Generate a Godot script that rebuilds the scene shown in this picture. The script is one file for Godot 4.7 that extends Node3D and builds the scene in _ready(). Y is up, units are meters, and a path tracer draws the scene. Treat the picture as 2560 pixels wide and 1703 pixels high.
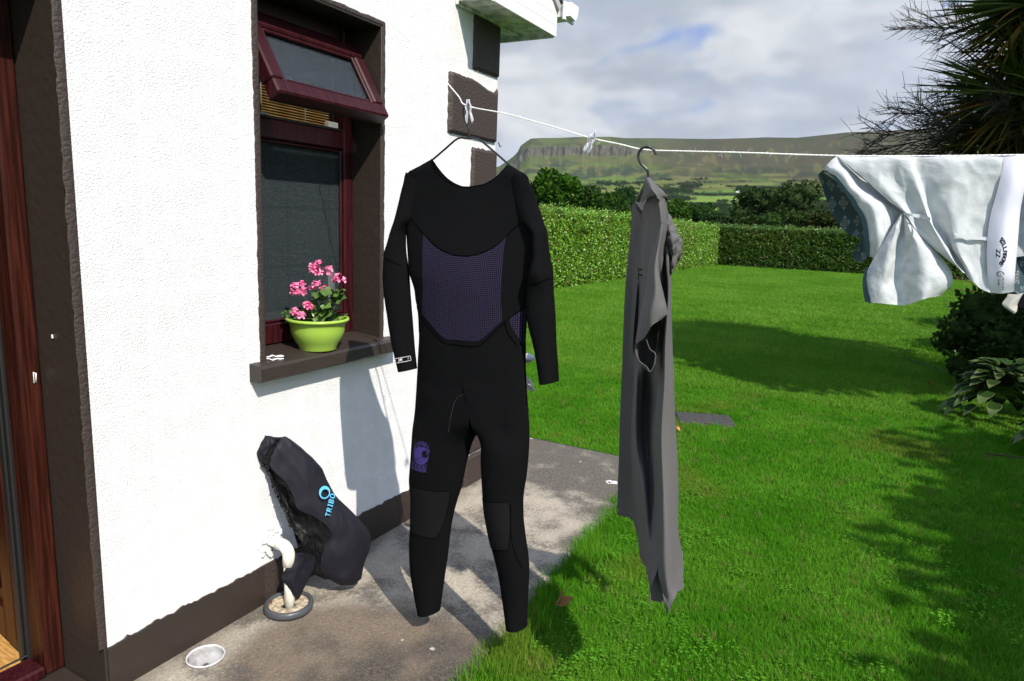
extends Node3D
# A back garden below a flat-topped mountain: a wetsuit, a hooded robe and a pair of shorts dry on a line beside a white rendered house.

var rng := RandomNumberGenerator.new()
var used := {}
var mats := {}
var noise := FastNoiseLite.new()
var cell := FastNoiseLite.new()
const SUN_DIR := Vector3(-0.595, -0.719, -0.358)

# ------------------------------------------------------------------ helpers
func numbered(called: String) -> String:
	if not used.has(called):
		used[called] = 0
		return called
	used[called] += 1
	return "%s_%03d" % [called, used[called]]

func tag(o: Node3D, label: String, category: String, group := "") -> Node3D:
	o.set_meta("label", label)
	o.set_meta("category", category)
	if group != "":
		o.set_meta("group", group)
	return o

func thing(called: String, label: String, category: String, at := Vector3.ZERO, group := "") -> Node3D:
	var o := Node3D.new()
	o.name = numbered(called)
	add_child(o)
	o.position = at
	tag(o, label, category, group)
	return o

func part(called: String, mesh: Mesh, m: Material, parent: Node3D) -> MeshInstance3D:
	var o := MeshInstance3D.new()
	o.name = called
	o.mesh = mesh
	o.material_override = m
	parent.add_child(o, true)
	return o

func solo(called: String, mesh: Mesh, m: Material, label := "", category := "", group := "") -> MeshInstance3D:
	var o := MeshInstance3D.new()
	o.name = numbered(called)
	o.mesh = mesh
	o.material_override = m
	add_child(o)
	if label != "":
		tag(o, label, category, group)
	return o

func structure(called: String, mesh: Mesh, m: Material) -> MeshInstance3D:
	var o := solo(called, mesh, m)
	o.set_meta("kind", "structure")
	return o

func lin(r: float, g: float, b: float, a := 1.0) -> Color:
	var c := Color(r, g, b).linear_to_srgb()
	c.a = a
	return c

func mat(called: String, c: Color, rough := 0.8, spec := 0.5) -> StandardMaterial3D:
	var m := StandardMaterial3D.new()
	m.resource_name = called
	m.albedo_color = c
	m.roughness = rough
	m.metallic_specular = spec
	m.cull_mode = BaseMaterial3D.CULL_DISABLED
	mats[called] = m
	return m

func noise_tex(size: int, freq: float, octaves: int, seed_: int, normal := false, bump := 2.0, ramp: Gradient = null, kind := FastNoiseLite.TYPE_SIMPLEX_SMOOTH) -> NoiseTexture2D:
	var n := FastNoiseLite.new()
	n.noise_type = kind
	n.frequency = freq
	n.fractal_octaves = octaves
	n.seed = seed_
	var t := NoiseTexture2D.new()
	t.width = size
	t.height = size
	t.seamless = true
	t.as_normal_map = normal
	t.bump_strength = bump
	t.color_ramp = ramp
	t.noise = n
	return t

func ramp2(a: Color, b: Color, p0 := 0.0, p1 := 1.0) -> Gradient:
	var g := Gradient.new()
	g.offsets = PackedFloat32Array([p0, p1])
	g.colors = PackedColorArray([a, b])
	return g

func triplanar(m: StandardMaterial3D, scale: float) -> void:
	m.uv1_triplanar = true
	m.uv1_world_triplanar = true
	m.uv1_scale = Vector3.ONE * scale

func st_new() -> SurfaceTool:
	var st := SurfaceTool.new()
	st.begin(Mesh.PRIMITIVE_TRIANGLES)
	return st

func done(st: SurfaceTool) -> ArrayMesh:
	st.generate_normals()
	return st.commit()

# front faces run clockwise: quad a b c d is given counter-clockwise as seen from outside
func quad(st: SurfaceTool, a: Vector3, b: Vector3, c: Vector3, d: Vector3) -> void:
	for v in [a, c, b, a, d, c]:
		st.add_vertex(v)

func tri(st: SurfaceTool, a: Vector3, b: Vector3, c: Vector3) -> void:
	for v in [a, c, b]:
		st.add_vertex(v)

# a box between two corners, with chamfered edges
func box(st: SurfaceTool, a: Vector3, b: Vector3, r := 0.0, t := Transform3D.IDENTITY) -> void:
	st.set_smooth_group(-1)
	var lo := Vector3(minf(a.x, b.x), minf(a.y, b.y), minf(a.z, b.z))
	var hi := Vector3(maxf(a.x, b.x), maxf(a.y, b.y), maxf(a.z, b.z))
	var c := (lo + hi) * 0.5
	var h := (hi - lo) * 0.5
	r = minf(r, minf(h.x, minf(h.y, h.z)) * 0.9)
	for axis in 3:
		var u := (axis + 1) % 3
		var v := (axis + 2) % 3
		for s in [-1.0, 1.0]:
			var q: Array[Vector3] = []
			for k in [[-1, -1], [1, -1], [1, 1], [-1, 1]]:
				var p := Vector3.ZERO
				p[axis] = s * h[axis]
				p[u] = k[0] * (h[u] - r)
				p[v] = k[1] * (h[v] - r)
				q.append(t * (c + p))
			if s > 0:
				quad(st, q[0], q[1], q[2], q[3])
			else:
				quad(st, q[3], q[2], q[1], q[0])
		if r > 0.0:
			for s in [-1.0, 1.0]:
				for w in [-1.0, 1.0]:
					var q: Array[Vector3] = []
					for k in [[-1, 0], [1, 0], [1, 1], [-1, 1]]:
						var p := Vector3.ZERO
						p[axis] = k[0] * (h[axis] - r)
						p[u] = s * (h[u] - (0.0 if k[1] == 0 else r))
						p[v] = w * (h[v] - (r if k[1] == 0 else 0.0))
						q.append(t * (c + p))
					if s * w > 0:
						quad(st, q[0], q[3], q[2], q[1])
					else:
						quad(st, q[0], q[1], q[2], q[3])
	if r > 0.0:
		for x in [-1.0, 1.0]:
			for y in [-1.0, 1.0]:
				for z in [-1.0, 1.0]:
					var s3 := Vector3(x, y, z)
					var p := s3 * (h - Vector3.ONE * r)
					var pa := t * (c + p + Vector3(x * r, 0, 0))
					var pb := t * (c + p + Vector3(0, y * r, 0))
					var pc := t * (c + p + Vector3(0, 0, z * r))
					if x * y * z > 0:
						tri(st, pa, pb, pc)
					else:
						tri(st, pa, pc, pb)

func box_mesh(a: Vector3, b: Vector3, r := 0.0) -> ArrayMesh:
	var st := st_new()
	box(st, a, b, r)
	return done(st)

func mm3(a: Array) -> PackedVector3Array:
	var out := PackedVector3Array()
	for i in range(0, a.size() - 2, 3):
		out.append(Vector3(a[i], a[i + 1], a[i + 2]) * 0.001)
	return out

func mm2(a: Array, z := -2.0) -> PackedVector3Array:
	var out := PackedVector3Array()
	for i in range(0, a.size() - 1, 2):
		out.append(Vector3(a[i] * 0.001, a[i + 1] * 0.001, z))
	return out

func catmull(a: Vector3, b: Vector3, c: Vector3, d: Vector3, t: float) -> Vector3:
	return 0.5 * (2.0 * b + (c - a) * t + (2.0 * a - 5.0 * b + 4.0 * c - d) * t * t + (3.0 * b - a - 3.0 * c + d) * t * t * t)

# a smooth curve through the points, in n + 1 even steps of the index
func curve(p: PackedVector3Array, n: int, closed := false) -> PackedVector3Array:
	var out := PackedVector3Array()
	var m := p.size()
	var spans := m if closed else m - 1
	for i in (n if closed else n + 1):
		var x := float(i) / n * spans
		var k := mini(int(x), spans - 1)
		var f := x - k
		if closed:
			out.append(catmull(p[(k - 1 + m) % m], p[k], p[(k + 1) % m], p[(k + 2) % m], f))
		else:
			out.append(catmull(p[maxi(k - 1, 0)], p[k], p[mini(k + 1, m - 1)], p[mini(k + 2, m - 1)], f))
	return out

# the same, in even steps of length
func even(p: PackedVector3Array, n: int) -> PackedVector3Array:
	var fine := curve(p, p.size() * 12)
	var at := PackedFloat32Array([0.0])
	for i in range(1, fine.size()):
		at.append(at[i - 1] + fine[i].distance_to(fine[i - 1]))
	var out := PackedVector3Array()
	var k := 0
	for i in n + 1:
		var want := at[-1] * i / n
		while k < fine.size() - 2 and at[k + 1] < want:
			k += 1
		out.append(fine[k].lerp(fine[k + 1], clampf((want - at[k]) / maxf(at[k + 1] - at[k], 1e-9), 0, 1)))
	return out

# a grid of points (rows of equal length) as a smooth mesh; uv in 0..1
func grid_mesh(g: Array[PackedVector3Array], closed := false, uv_metres := false, back := 0.0) -> ArrayMesh:
	var nv := g.size()
	var nu := g[0].size()
	var pos := PackedVector3Array()
	var nor := PackedVector3Array()
	var uv := PackedVector2Array()
	var idx := PackedInt32Array()
	for j in nv:
		for i in nu:
			var l := (i - 1 + nu) % nu if closed else maxi(i - 1, 0)
			var r := (i + 1) % nu if closed else mini(i + 1, nu - 1)
			var du := g[j][r] - g[j][l]
			var dv := g[mini(j + 1, nv - 1)][i] - g[maxi(j - 1, 0)][i]
			var n := dv.cross(du)
			pos.append(g[j][i])
			nor.append(n.normalized() if n.length_squared() > 1e-16 else Vector3.BACK)
			uv.append(Vector2(g[j][i].x, -g[j][i].y) if uv_metres else Vector2(float(i) / (nu if closed else nu - 1), float(j) / (nv - 1)))
	for j in nv - 1:
		for i in (nu if closed else nu - 1):
			var a := j * nu + i
			var b := j * nu + (i + 1) % nu
			idx.append_array(PackedInt32Array([a, b, a + nu, b, b + nu, a + nu]))
	if back > 0.0:       # a second skin behind the first: cloth with a thickness
		var n0 := pos.size()
		for i in n0:
			pos.append(pos[i] - nor[i] * back)
			nor.append(-nor[i])
			uv.append(uv[i])
		var k := idx.size()
		for i in range(0, k, 3):
			idx.append_array(PackedInt32Array([idx[i] + n0, idx[i + 2] + n0, idx[i + 1] + n0]))
	var a := []
	a.resize(Mesh.ARRAY_MAX)
	a[Mesh.ARRAY_VERTEX] = pos
	a[Mesh.ARRAY_NORMAL] = nor
	a[Mesh.ARRAY_TEX_UV] = uv
	a[Mesh.ARRAY_INDEX] = idx
	var m := ArrayMesh.new()
	m.add_surface_from_arrays(Mesh.PRIMITIVE_TRIANGLES, a)
	return m

# a cloth surface through control rows, with fine wrinkles
func loft(rows: Array, nu: int, nv: int, closed := false, wrinkle := 0.0, freq := 14.0, tall := 0.5, crease := false) -> Array[PackedVector3Array]:
	var across: Array[PackedVector3Array] = []
	for r in rows:
		across.append(curve(mm3(r), nu, closed))
	var g: Array[PackedVector3Array] = []
	for j in nv + 1:
		g.append(PackedVector3Array())
	for i in across[0].size():
		var col := PackedVector3Array()
		for r in across:
			col.append(r[i])
		var fine := curve(col, nv)
		for j in nv + 1:
			g[j].append(fine[j])
	if wrinkle > 0.0:
		var fresh: Array[PackedVector3Array] = []
		var n := g[0].size()
		for j in g.size():
			var row := PackedVector3Array()
			for i in n:
				var du := g[j][(i + 1) % n if closed else mini(i + 1, n - 1)] - g[j][(i - 1 + n) % n if closed else maxi(i - 1, 0)]
				var dv := g[mini(j + 1, nv)][i] - g[maxi(j - 1, 0)][i]
				var nn := dv.cross(du).normalized()
				var p := g[j][i]
				var v := noise.get_noise_3d(p.x * freq * 10.0, p.y * freq * 10.0 * tall, p.z * freq * 10.0)
				if crease:
					v = 0.5 * v + 0.9 * (0.35 - absf(noise.get_noise_3d(p.x * freq * 9.0 + p.y * freq * 4.0 + 70.0, p.y * freq * 9.0 * tall - p.x * freq * 3.0, p.z * freq * 9.0)) * 1.6)
				row.append(p + nn * wrinkle * v)
			fresh.append(row)
		return fresh
	return g

func tube(st: SurfaceTool, p: PackedVector3Array, r0: float, r1: float, sides := 6, cap := true) -> void:
	st.set_smooth_group(0)
	var rings: Array[PackedVector3Array] = []
	var side := Vector3.ZERO
	for i in p.size():
		var d := (p[mini(i + 1, p.size() - 1)] - p[maxi(i - 1, 0)]).normalized()
		if side == Vector3.ZERO:
			side = d.cross(Vector3.UP if absf(d.y) < 0.9 else Vector3.RIGHT)
		side = (side - d * side.dot(d)).normalized()
		var up := d.cross(side)
		var r := lerpf(r0, r1, float(i) / maxi(p.size() - 1, 1))
		var ring := PackedVector3Array()
		for k in sides:
			var a := TAU * k / sides
			ring.append(p[i] + (side * cos(a) + up * sin(a)) * r)
		rings.append(ring)
	for i in rings.size() - 1:
		for k in sides:
			var n := (k + 1) % sides
			quad(st, rings[i][k], rings[i][n], rings[i + 1][n], rings[i + 1][k])
	if cap:
		for k in range(1, sides - 1):
			tri(st, rings[0][0], rings[0][k + 1], rings[0][k])
			tri(st, rings[-1][0], rings[-1][k], rings[-1][k + 1])

func tube_mesh(p: PackedVector3Array, r0: float, r1: float, sides := 8) -> ArrayMesh:
	var st := st_new()
	tube(st, p, r0, r1, sides)
	return done(st)

# a turned shape: pairs of radius and height
func lathe(profile: Array, sides := 40, warp := 0.0) -> ArrayMesh:
	var g: Array[PackedVector3Array] = []
	for q in profile:
		var row := PackedVector3Array()
		for k in sides:
			var a := -TAU * k / sides
			var w := 1.0 + warp * noise.get_noise_2d(cos(a) * 60.0, sin(a) * 60.0)
			row.append(Vector3(cos(a) * q[0] * w, q[1], sin(a) * q[0] * w))
		g.append(row)
	return grid_mesh(g, true)

func letters(st: SurfaceTool, text: String, size: float, t: Transform3D, bold := true, gap := 1.0) -> void:
	var x := 0.0
	for ch in text:
		if ch == " ":
			x += size * 0.4
			continue
		var m := text_mesh(ch, size, bold)
		var w := m.get_aabb().size.x
		st.append_from(m, 0, t * Transform3D(Basis.IDENTITY, Vector3(x - m.get_aabb().position.x, 0, 0)))
		x += w + size * 0.12 * gap

func text_mesh(text: String, size: float, bold := true) -> TextMesh:
	var f := SystemFont.new()
	f.font_names = PackedStringArray(["Droid Sans"])
	f.font_weight = 700 if bold else 400
	var m := TextMesh.new()
	m.text = text
	m.font = f
	m.font_size = 32
	m.pixel_size = size / 23.0
	m.depth = 0.0004
	m.curve_step = 1.0
	m.horizontal_alignment = HORIZONTAL_ALIGNMENT_LEFT
	m.vertical_alignment = VERTICAL_ALIGNMENT_CENTER
	return m

func multi(called: String, mesh: Mesh, m: Material, list: Array[Transform3D], tint: PackedColorArray, parent: Node3D) -> MultiMeshInstance3D:
	var mm := MultiMesh.new()
	mm.transform_format = MultiMesh.TRANSFORM_3D
	mm.use_colors = true
	mm.mesh = mesh
	mm.instance_count = list.size()
	for i in list.size():
		mm.set_instance_transform(i, list[i])
		mm.set_instance_color(i, tint[i])
	var o := MultiMeshInstance3D.new()
	o.name = called if parent != self else numbered(called)
	o.multimesh = mm
	o.material_override = m
	o.set_meta("kind", "stuff")
	parent.add_child(o, true)
	return o

func leaf_mat(called: String, c: Color, glow: float, rough := 0.5, spec := 0.5) -> StandardMaterial3D:
	var m := mat(called, c, rough, spec)
	m.backlight_enabled = true
	m.backlight = Color(glow, glow, glow).linear_to_srgb()
	m.vertex_color_use_as_albedo = true
	return m

# one blade-like or oval leaf lying along +Y of its transform, bent
func leaf(st: SurfaceTool, t: Transform3D, length: float, width: float, bend: float, steps := 2, tip := 0.0) -> void:
	st.set_smooth_group(0)
	var prev: Array[Vector3] = []
	for i in steps + 1:
		var f := float(i) / steps
		var w := width * 0.5 * (sin(PI * clampf(0.12 + f * 0.88, 0, 1)) if tip <= 0.0 else 1.0 - pow(f, tip))
		var y := length * f
		var z := -bend * f * f
		var now: Array[Vector3] = [t * Vector3(-w, y, z + absf(w) * 0.25), t * Vector3(0, y, z), t * Vector3(w, y, z + absf(w) * 0.25)]
		if i > 0:
			quad(st, prev[0], prev[1], now[1], now[0])
			quad(st, prev[1], prev[2], now[2], now[1])
		prev = now

func aim(at: Vector3, dir: Vector3, roll := 0.0) -> Transform3D:
	var y := dir.normalized()
	var x := y.cross(Vector3.UP if absf(y.y) < 0.95 else Vector3.RIGHT).normalized()
	var b := Basis(x, y, x.cross(y))
	return Transform3D(b * Basis(Vector3.UP, roll), at)

func rand_dir() -> Vector3:
	var z := rng.randf_range(-1, 1)
	var a := rng.randf() * TAU
	return Vector3(cos(a) * sqrt(1 - z * z), z, sin(a) * sqrt(1 - z * z))

# ------------------------------------------------------------------ the place
func _ready() -> void:
	rng.seed = 20240817
	noise.seed = 5
	noise.frequency = 0.1
	noise.fractal_octaves = 3
	camera_sky_sun()
	materials()
	terrain()
	paving()
	house()
	window_and_blind()
	door()
	hedges_and_trees()
	line_and_pegs()
	wetsuit()
	robe()
	shorts()
	wet_bag()
	pipes()
	flower_pot()
	garden_plants()
	grass()
	small_things()

func camera_sky_sun() -> void:
	var cam := Camera3D.new()
	cam.name = "camera"
	add_child(cam)
	cam.position = Vector3(0, 1.6, 0)
	cam.basis = Basis(Vector3(CAM[0], CAM[3], CAM[6]), Vector3(CAM[1], CAM[4], CAM[7]), Vector3(CAM[2], CAM[5], CAM[8])).orthonormalized()
	cam.fov = 53.04
	cam.near = 0.05
	cam.far = 12000.0
	var sun := DirectionalLight3D.new()
	sun.name = "sun"
	add_child(sun)
	sun.look_at_from_position(Vector3.ZERO, SUN_DIR, Vector3.UP)
	sun.light_energy = 1.5
	sun.light_color = Color(1.0, 0.965, 0.915)
	sun.light_angular_distance = 0.5
	sun.shadow_enabled = true
	var e := Environment.new()
	e.background_mode = Environment.BG_SKY
	e.tonemap_mode = Environment.TONE_MAPPER_LINEAR
	e.tonemap_exposure = 1.4
	e.sdfgi_enabled = true
	e.ssao_enabled = true
	e.ssil_enabled = true
	var sky := Sky.new()
	var sm := PanoramaSkyMaterial.new()
	sm.panorama = sky_picture()
	sky.sky_material = sm
	e.sky = sky
	e.fog_enabled = true
	e.fog_density = 0.000022
	e.fog_light_color = Color(0.80, 0.86, 0.95)
	var w := WorldEnvironment.new()
	w.name = "world"
	w.environment = e
	add_child(w)

func sky_picture() -> ImageTexture:
	var w := 1536
	var h := 768
	var im := Image.create(w, h, false, Image.FORMAT_RGBF)
	var a := FastNoiseLite.new()
	a.seed = 41
	a.frequency = 1.0
	a.fractal_octaves = 5
	a.fractal_gain = 0.52
	a.noise_type = FastNoiseLite.TYPE_SIMPLEX_SMOOTH
	var b := FastNoiseLite.new()
	b.seed = 77
	b.frequency = 1.0
	b.fractal_octaves = 4
	b.noise_type = FastNoiseLite.TYPE_SIMPLEX_SMOOTH
	for y in h / 2 + 8:
		var up := (0.5 - (y + 0.5) / h) * PI
		var sy := sin(up)
		for x in w:
			var az := (x + 0.5) / w * TAU
			var d := Vector3(sin(az) * cos(up), sy, -cos(az) * cos(up))
			var k := 1.0 / (maxf(sy, 0.0) + 0.42)
			var p := Vector3(d.x * k * 2.0, sy * 5.5 * k, d.z * k * 2.0)
			var warp := Vector3(b.get_noise_3dv(p * 1.1), b.get_noise_3dv(p * 1.1 + Vector3(9, 0, 0)), b.get_noise_3dv(p * 1.1 + Vector3(0, 5, 0))) * 0.30
			var c := a.get_noise_3dv(p * 0.85 + warp)
			var cover := smoothstep(-0.42, 0.0, c + 0.42 - 3.4 * clampf(sy - 0.17, 0.0, 0.2))
			var blue := Color(0.24, 0.40, 0.86).lerp(Color(0.50, 0.63, 0.88), clampf(0.35 - sy, 0, 0.3) * 3.0)
			var body := a.get_noise_3dv(p * 1.05 + warp * 1.4 + Vector3(31, 0, 12))
			var cloud := Color(0.94, 0.965, 1.0).lerp(Color(0.54, 0.60, 0.69), smoothstep(-0.55, 0.50, body))
			cloud = cloud.lerp(Color(0.62, 0.70, 0.86), 0.5 * smoothstep(0.0, 0.5, b.get_noise_3dv(p * 0.7 + Vector3(4, 4, 4))))
			var fine := 1.0 + 0.07 * a.get_noise_3dv(p * 3.5)
			var sunward := 1.0 + 1.2 * smoothstep(-0.40, 1.0, d.dot(-SUN_DIR))
			var s := blue.lerp(cloud, cover * 0.97) * (0.60 * fine * sunward)
			im.set_pixel(x, y, s)
	im.fill_rect(Rect2i(0, h / 2 + 8, w, h / 2 - 8), Color(0.16, 0.20, 0.12))
	return ImageTexture.create_from_image(im)

func materials() -> void:
	var m := mat("white_render", lin(0.695, 0.705, 0.72), 0.85, 0.3)
	triplanar(m, 2.6)
	m.heightmap_enabled = true
	m.heightmap_texture = noise_tex(1024, 0.042, 4, 3)
	m.heightmap_scale = 0.22
	m.albedo_texture = noise_tex(512, 0.006, 5, 4, false, 1.0, ramp2(Color(0.975, 0.975, 0.97), Color.WHITE, 0.3, 0.7))
	m = mat("brown_masonry", lin(0.036, 0.025, 0.021), 0.65, 0.5)
	triplanar(m, 3.0)
	m.heightmap_enabled = true
	m.heightmap_texture = noise_tex(512, 0.035, 4, 8)
	m.heightmap_scale = 0.3
	m = mat("brown_smooth", lin(0.028, 0.020, 0.016), 0.5, 0.5)
	triplanar(m, 2.0)
	m.heightmap_enabled = true
	m.heightmap_texture = noise_tex(512, 0.02, 4, 9)
	m.heightmap_scale = 0.15
	m = mat("mahogany", Color.WHITE, 0.40, 0.3)
	var wood := noise_tex(512, 0.012, 4, 12, false, 1.0, ramp2(lin(0.022, 0.004, 0.006), lin(0.045, 0.008, 0.011), 0.25, 0.75))
	m.albedo_texture = wood
	triplanar(m, 1.0)
	m.uv1_scale = Vector3(9, 0.6, 9)
	m = mat("mahogany_lighter", Color.WHITE, 0.40, 0.3)
	m.albedo_texture = noise_tex(512, 0.012, 4, 14, false, 1.0, ramp2(lin(0.018, 0.0045, 0.003), lin(0.052, 0.0125, 0.0075), 0.25, 0.8))
	triplanar(m, 1.0)
	m.uv1_scale = Vector3(10, 0.4, 10)
	m = mat("black_rubber", lin(0.012, 0.012, 0.012), 0.5)
	m = mat("white_plastic", lin(0.80, 0.80, 0.80), 0.35)
	m = mat("soffit_plastic", Color.WHITE, 0.45)
	m.albedo_texture = noise_tex(256, 0.02, 4, 21, false, 1.0, ramp2(lin(0.42, 0.44, 0.38), lin(0.72, 0.72, 0.68), 0.3, 0.6))
	triplanar(m, 2.0)
	m = mat("pipe_plastic", Color.WHITE, 0.4)
	m.albedo_texture = noise_tex(256, 0.02, 4, 22, false, 1.0, ramp2(lin(0.62, 0.60, 0.50), lin(0.80, 0.78, 0.70), 0.3, 0.6))
	triplanar(m, 4.0)
	m = mat("grey_pipe", lin(0.36, 0.36, 0.36), 0.6)
	m = mat("interior", lin(0.25, 0.24, 0.22), 0.9)
	m = mat("roof_tile", lin(0.07, 0.068, 0.07), 0.7)
	m = mat("steel", lin(0.45, 0.45, 0.46), 0.3)
	m.metallic = 0.9
	m = mat("neoprene", lin(0.0052, 0.0054, 0.0060), 0.95, 0.12)
	m.heightmap_enabled = true
	m.heightmap_texture = noise_tex(512, 0.12, 3, 31)
	m.heightmap_scale = 0.06
	triplanar(m, 3.0)
	m = mat("neoprene_panel", lin(0.0092, 0.0094, 0.0102), 0.95, 0.12)
	m = mat("neoprene_seam", lin(0.0015, 0.0015, 0.0018), 0.8, 0.1)
	m = mat("purple_mesh", Color.WHITE, 0.9, 0.2)
	m.albedo_texture = purple_grid()
	m.uv1_scale = Vector3(155, 155, 1)
	m = mat("hanger_black", lin(0.008, 0.008, 0.009), 0.28, 0.5)
	m = mat("cotton_rope", lin(0.78, 0.78, 0.75), 0.9, 0.2)
	m = mat("clear_plastic", lin(0.62, 0.64, 0.72, 0.55), 0.12, 0.6)
	m.transparency = BaseMaterial3D.TRANSPARENCY_ALPHA
	m = mat("robe_jersey", lin(0.098, 0.096, 0.096), 0.95, 0.15)
	m.rim_enabled = true
	m.rim = 0.15
	m.heightmap_enabled = true
	m.heightmap_texture = noise_tex(512, 0.15, 3, 33)
	m.heightmap_scale = 0.08
	triplanar(m, 4.0)
	m = mat("robe_shaded", lin(0.07, 0.068, 0.068), 0.95, 0.1)  # the jersey again, darkened: shade inside the robe put into its colour
	m = mat("robe_print", lin(0.012, 0.012, 0.014), 0.8)
	m = mat("shorts_lining", Color.WHITE, 0.85, 0.25)
	m.albedo_texture = noise_tex(512, 0.012, 5, 36, false, 1.0, ramp2(lin(0.41, 0.44, 0.46), lin(0.50, 0.525, 0.54), 0.3, 0.65))
	m.backlight_enabled = true
	m.backlight = Color(0.3, 0.3, 0.3)
	m.heightmap_enabled = true
	m.heightmap_texture = noise_tex(512, 0.03, 4, 37)
	m.heightmap_scale = 0.05
	m = mat("waistband_white", Color.WHITE, 0.8, 0.3)
	m.albedo_texture = waistband_print()
	m = mat("teal_hem", lin(0.045, 0.085, 0.098), 0.85, 0.3)
	m = mat("teal_print", Color.WHITE, 0.85, 0.3)
	m.albedo_texture = teal_print()
	m = mat("label_cloth", lin(0.32, 0.32, 0.29), 0.8)
	m = mat("stitching", lin(0.46, 0.49, 0.52), 0.9)
	m = mat("bag_nylon", lin(0.0078, 0.0076, 0.0125), 0.62, 0.35)
	m = mat("bag_inside", lin(0.003, 0.003, 0.004), 0.6, 0.4)
	m = mat("cyan_print", lin(0.07, 0.36, 0.58), 0.6)
	m = mat("lime_plastic", lin(0.30, 0.47, 0.065), 0.32, 0.5)
	m.subsurf_scatter_enabled = true
	m.subsurf_scatter_strength = 0.15
	m = mat("soil", lin(0.03, 0.02, 0.014), 1.0)
	m = mat("bamboo", Color.WHITE, 0.5)
	m.albedo_texture = noise_tex(256, 0.02, 3, 44, false, 1.0, ramp2(lin(0.42, 0.24, 0.07), lin(0.75, 0.48, 0.20), 0.3, 0.7))
	triplanar(m, 2.0)
	m.uv1_scale = Vector3(2, 60, 2)
	m = mat("laminate", Color.WHITE, 0.35)
	m.albedo_texture = noise_tex(512, 0.01, 4, 45, false, 1.0, ramp2(lin(0.36, 0.19, 0.055), lin(0.52, 0.30, 0.10), 0.3, 0.7))
	triplanar(m, 1.0)
	m.uv1_scale = Vector3(2, 2, 12)
	leaf_mat("leaf_hedge", lin(1, 1, 1), 0.3, 0.38, 0.5)
	leaf_mat("leaf_tree", lin(1, 1, 1), 0.3, 0.8, 0.0)
	leaf_mat("leaf_grass", lin(1, 1, 1), 0.35, 0.6, 0.16)
	leaf_mat("leaf_plant", lin(1, 1, 1), 0.25, 0.42, 0.5)
	leaf_mat("leaf_matt", lin(1, 1, 1), 0.25, 0.6, 0.18)
	leaf_mat("petal", lin(1, 1, 1), 0.4, 0.6, 0.3)
	m = mat("bark", lin(0.05, 0.038, 0.028), 0.95)
	m = mat("twig", lin(0.034, 0.026, 0.016), 0.9)
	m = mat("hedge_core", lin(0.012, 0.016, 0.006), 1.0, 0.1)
	m = mat("plastic_white_blind", lin(0.7, 0.7, 0.68), 0.5)

func purple_grid() -> ImageTexture:
	var im := Image.create(32, 32, false, Image.FORMAT_RGB8)
	im.fill(lin(0.004, 0.0035, 0.006))
	for y in 32:
		for x in 32:
			if x > 6 and x < 27 and y > 6 and y < 27:
				im.set_pixel(x, y, lin(0.034, 0.027, 0.062))
	return ImageTexture.create_from_image(im)

# ------------------------------------------------------------------ a small dot font for printed cloth
const FONT := {
	"A": "01110100011000111111100011000110001", "B": "11110100011000111110100011000111110", "C": "01111100001000010000100001000001111", "D": "11110100011000110001100011000111110",
	"E": "11111100001000011110100001000011111", "F": "11111100001000011110100001000010000", "G": "01111100001000010011100011000101111", "I": "11111001000010000100001000010011111",
	"L": "10000100001000010000100001000011111", "N": "10001110011010110101100111000110001", "O": "01110100011000110001100011000101110", "P": "11110100011000111110100001000010000",
	"R": "11110100011000111110101001001010001", "U": "10001100011000110001100011000101110", "Y": "10001100010101000100001000010000100", "7": "11111000010001000100010000100001000",
	"3": "11110000010000101110000010000111110", "9": "01110100011000101111000010000101110", "0": "01110100011001110101110011000101110", "|": "00100001000010000100001000010000100",
}

# one glyph: its box is laid on the picture by a function from the unit square
func stamp(im: Image, ch: String, place: Callable, ink: Color, n := 28, fat := 1) -> void:
	var f: String = FONT[ch]
	for j in n * 2:
		for i in n:
			var u := (i + 0.5) / n
			var v := (j + 0.5) / (n * 2)
			if f[int(v * 7) * 5 + int(u * 5)] == "1":
				var p: Vector2 = place.call(u, v)
				if p.x >= 0 and p.y >= 0 and p.x < im.get_width() and p.y < im.get_height():
					im.fill_rect(Rect2i(int(p.x), int(p.y), fat, fat), ink)

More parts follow.
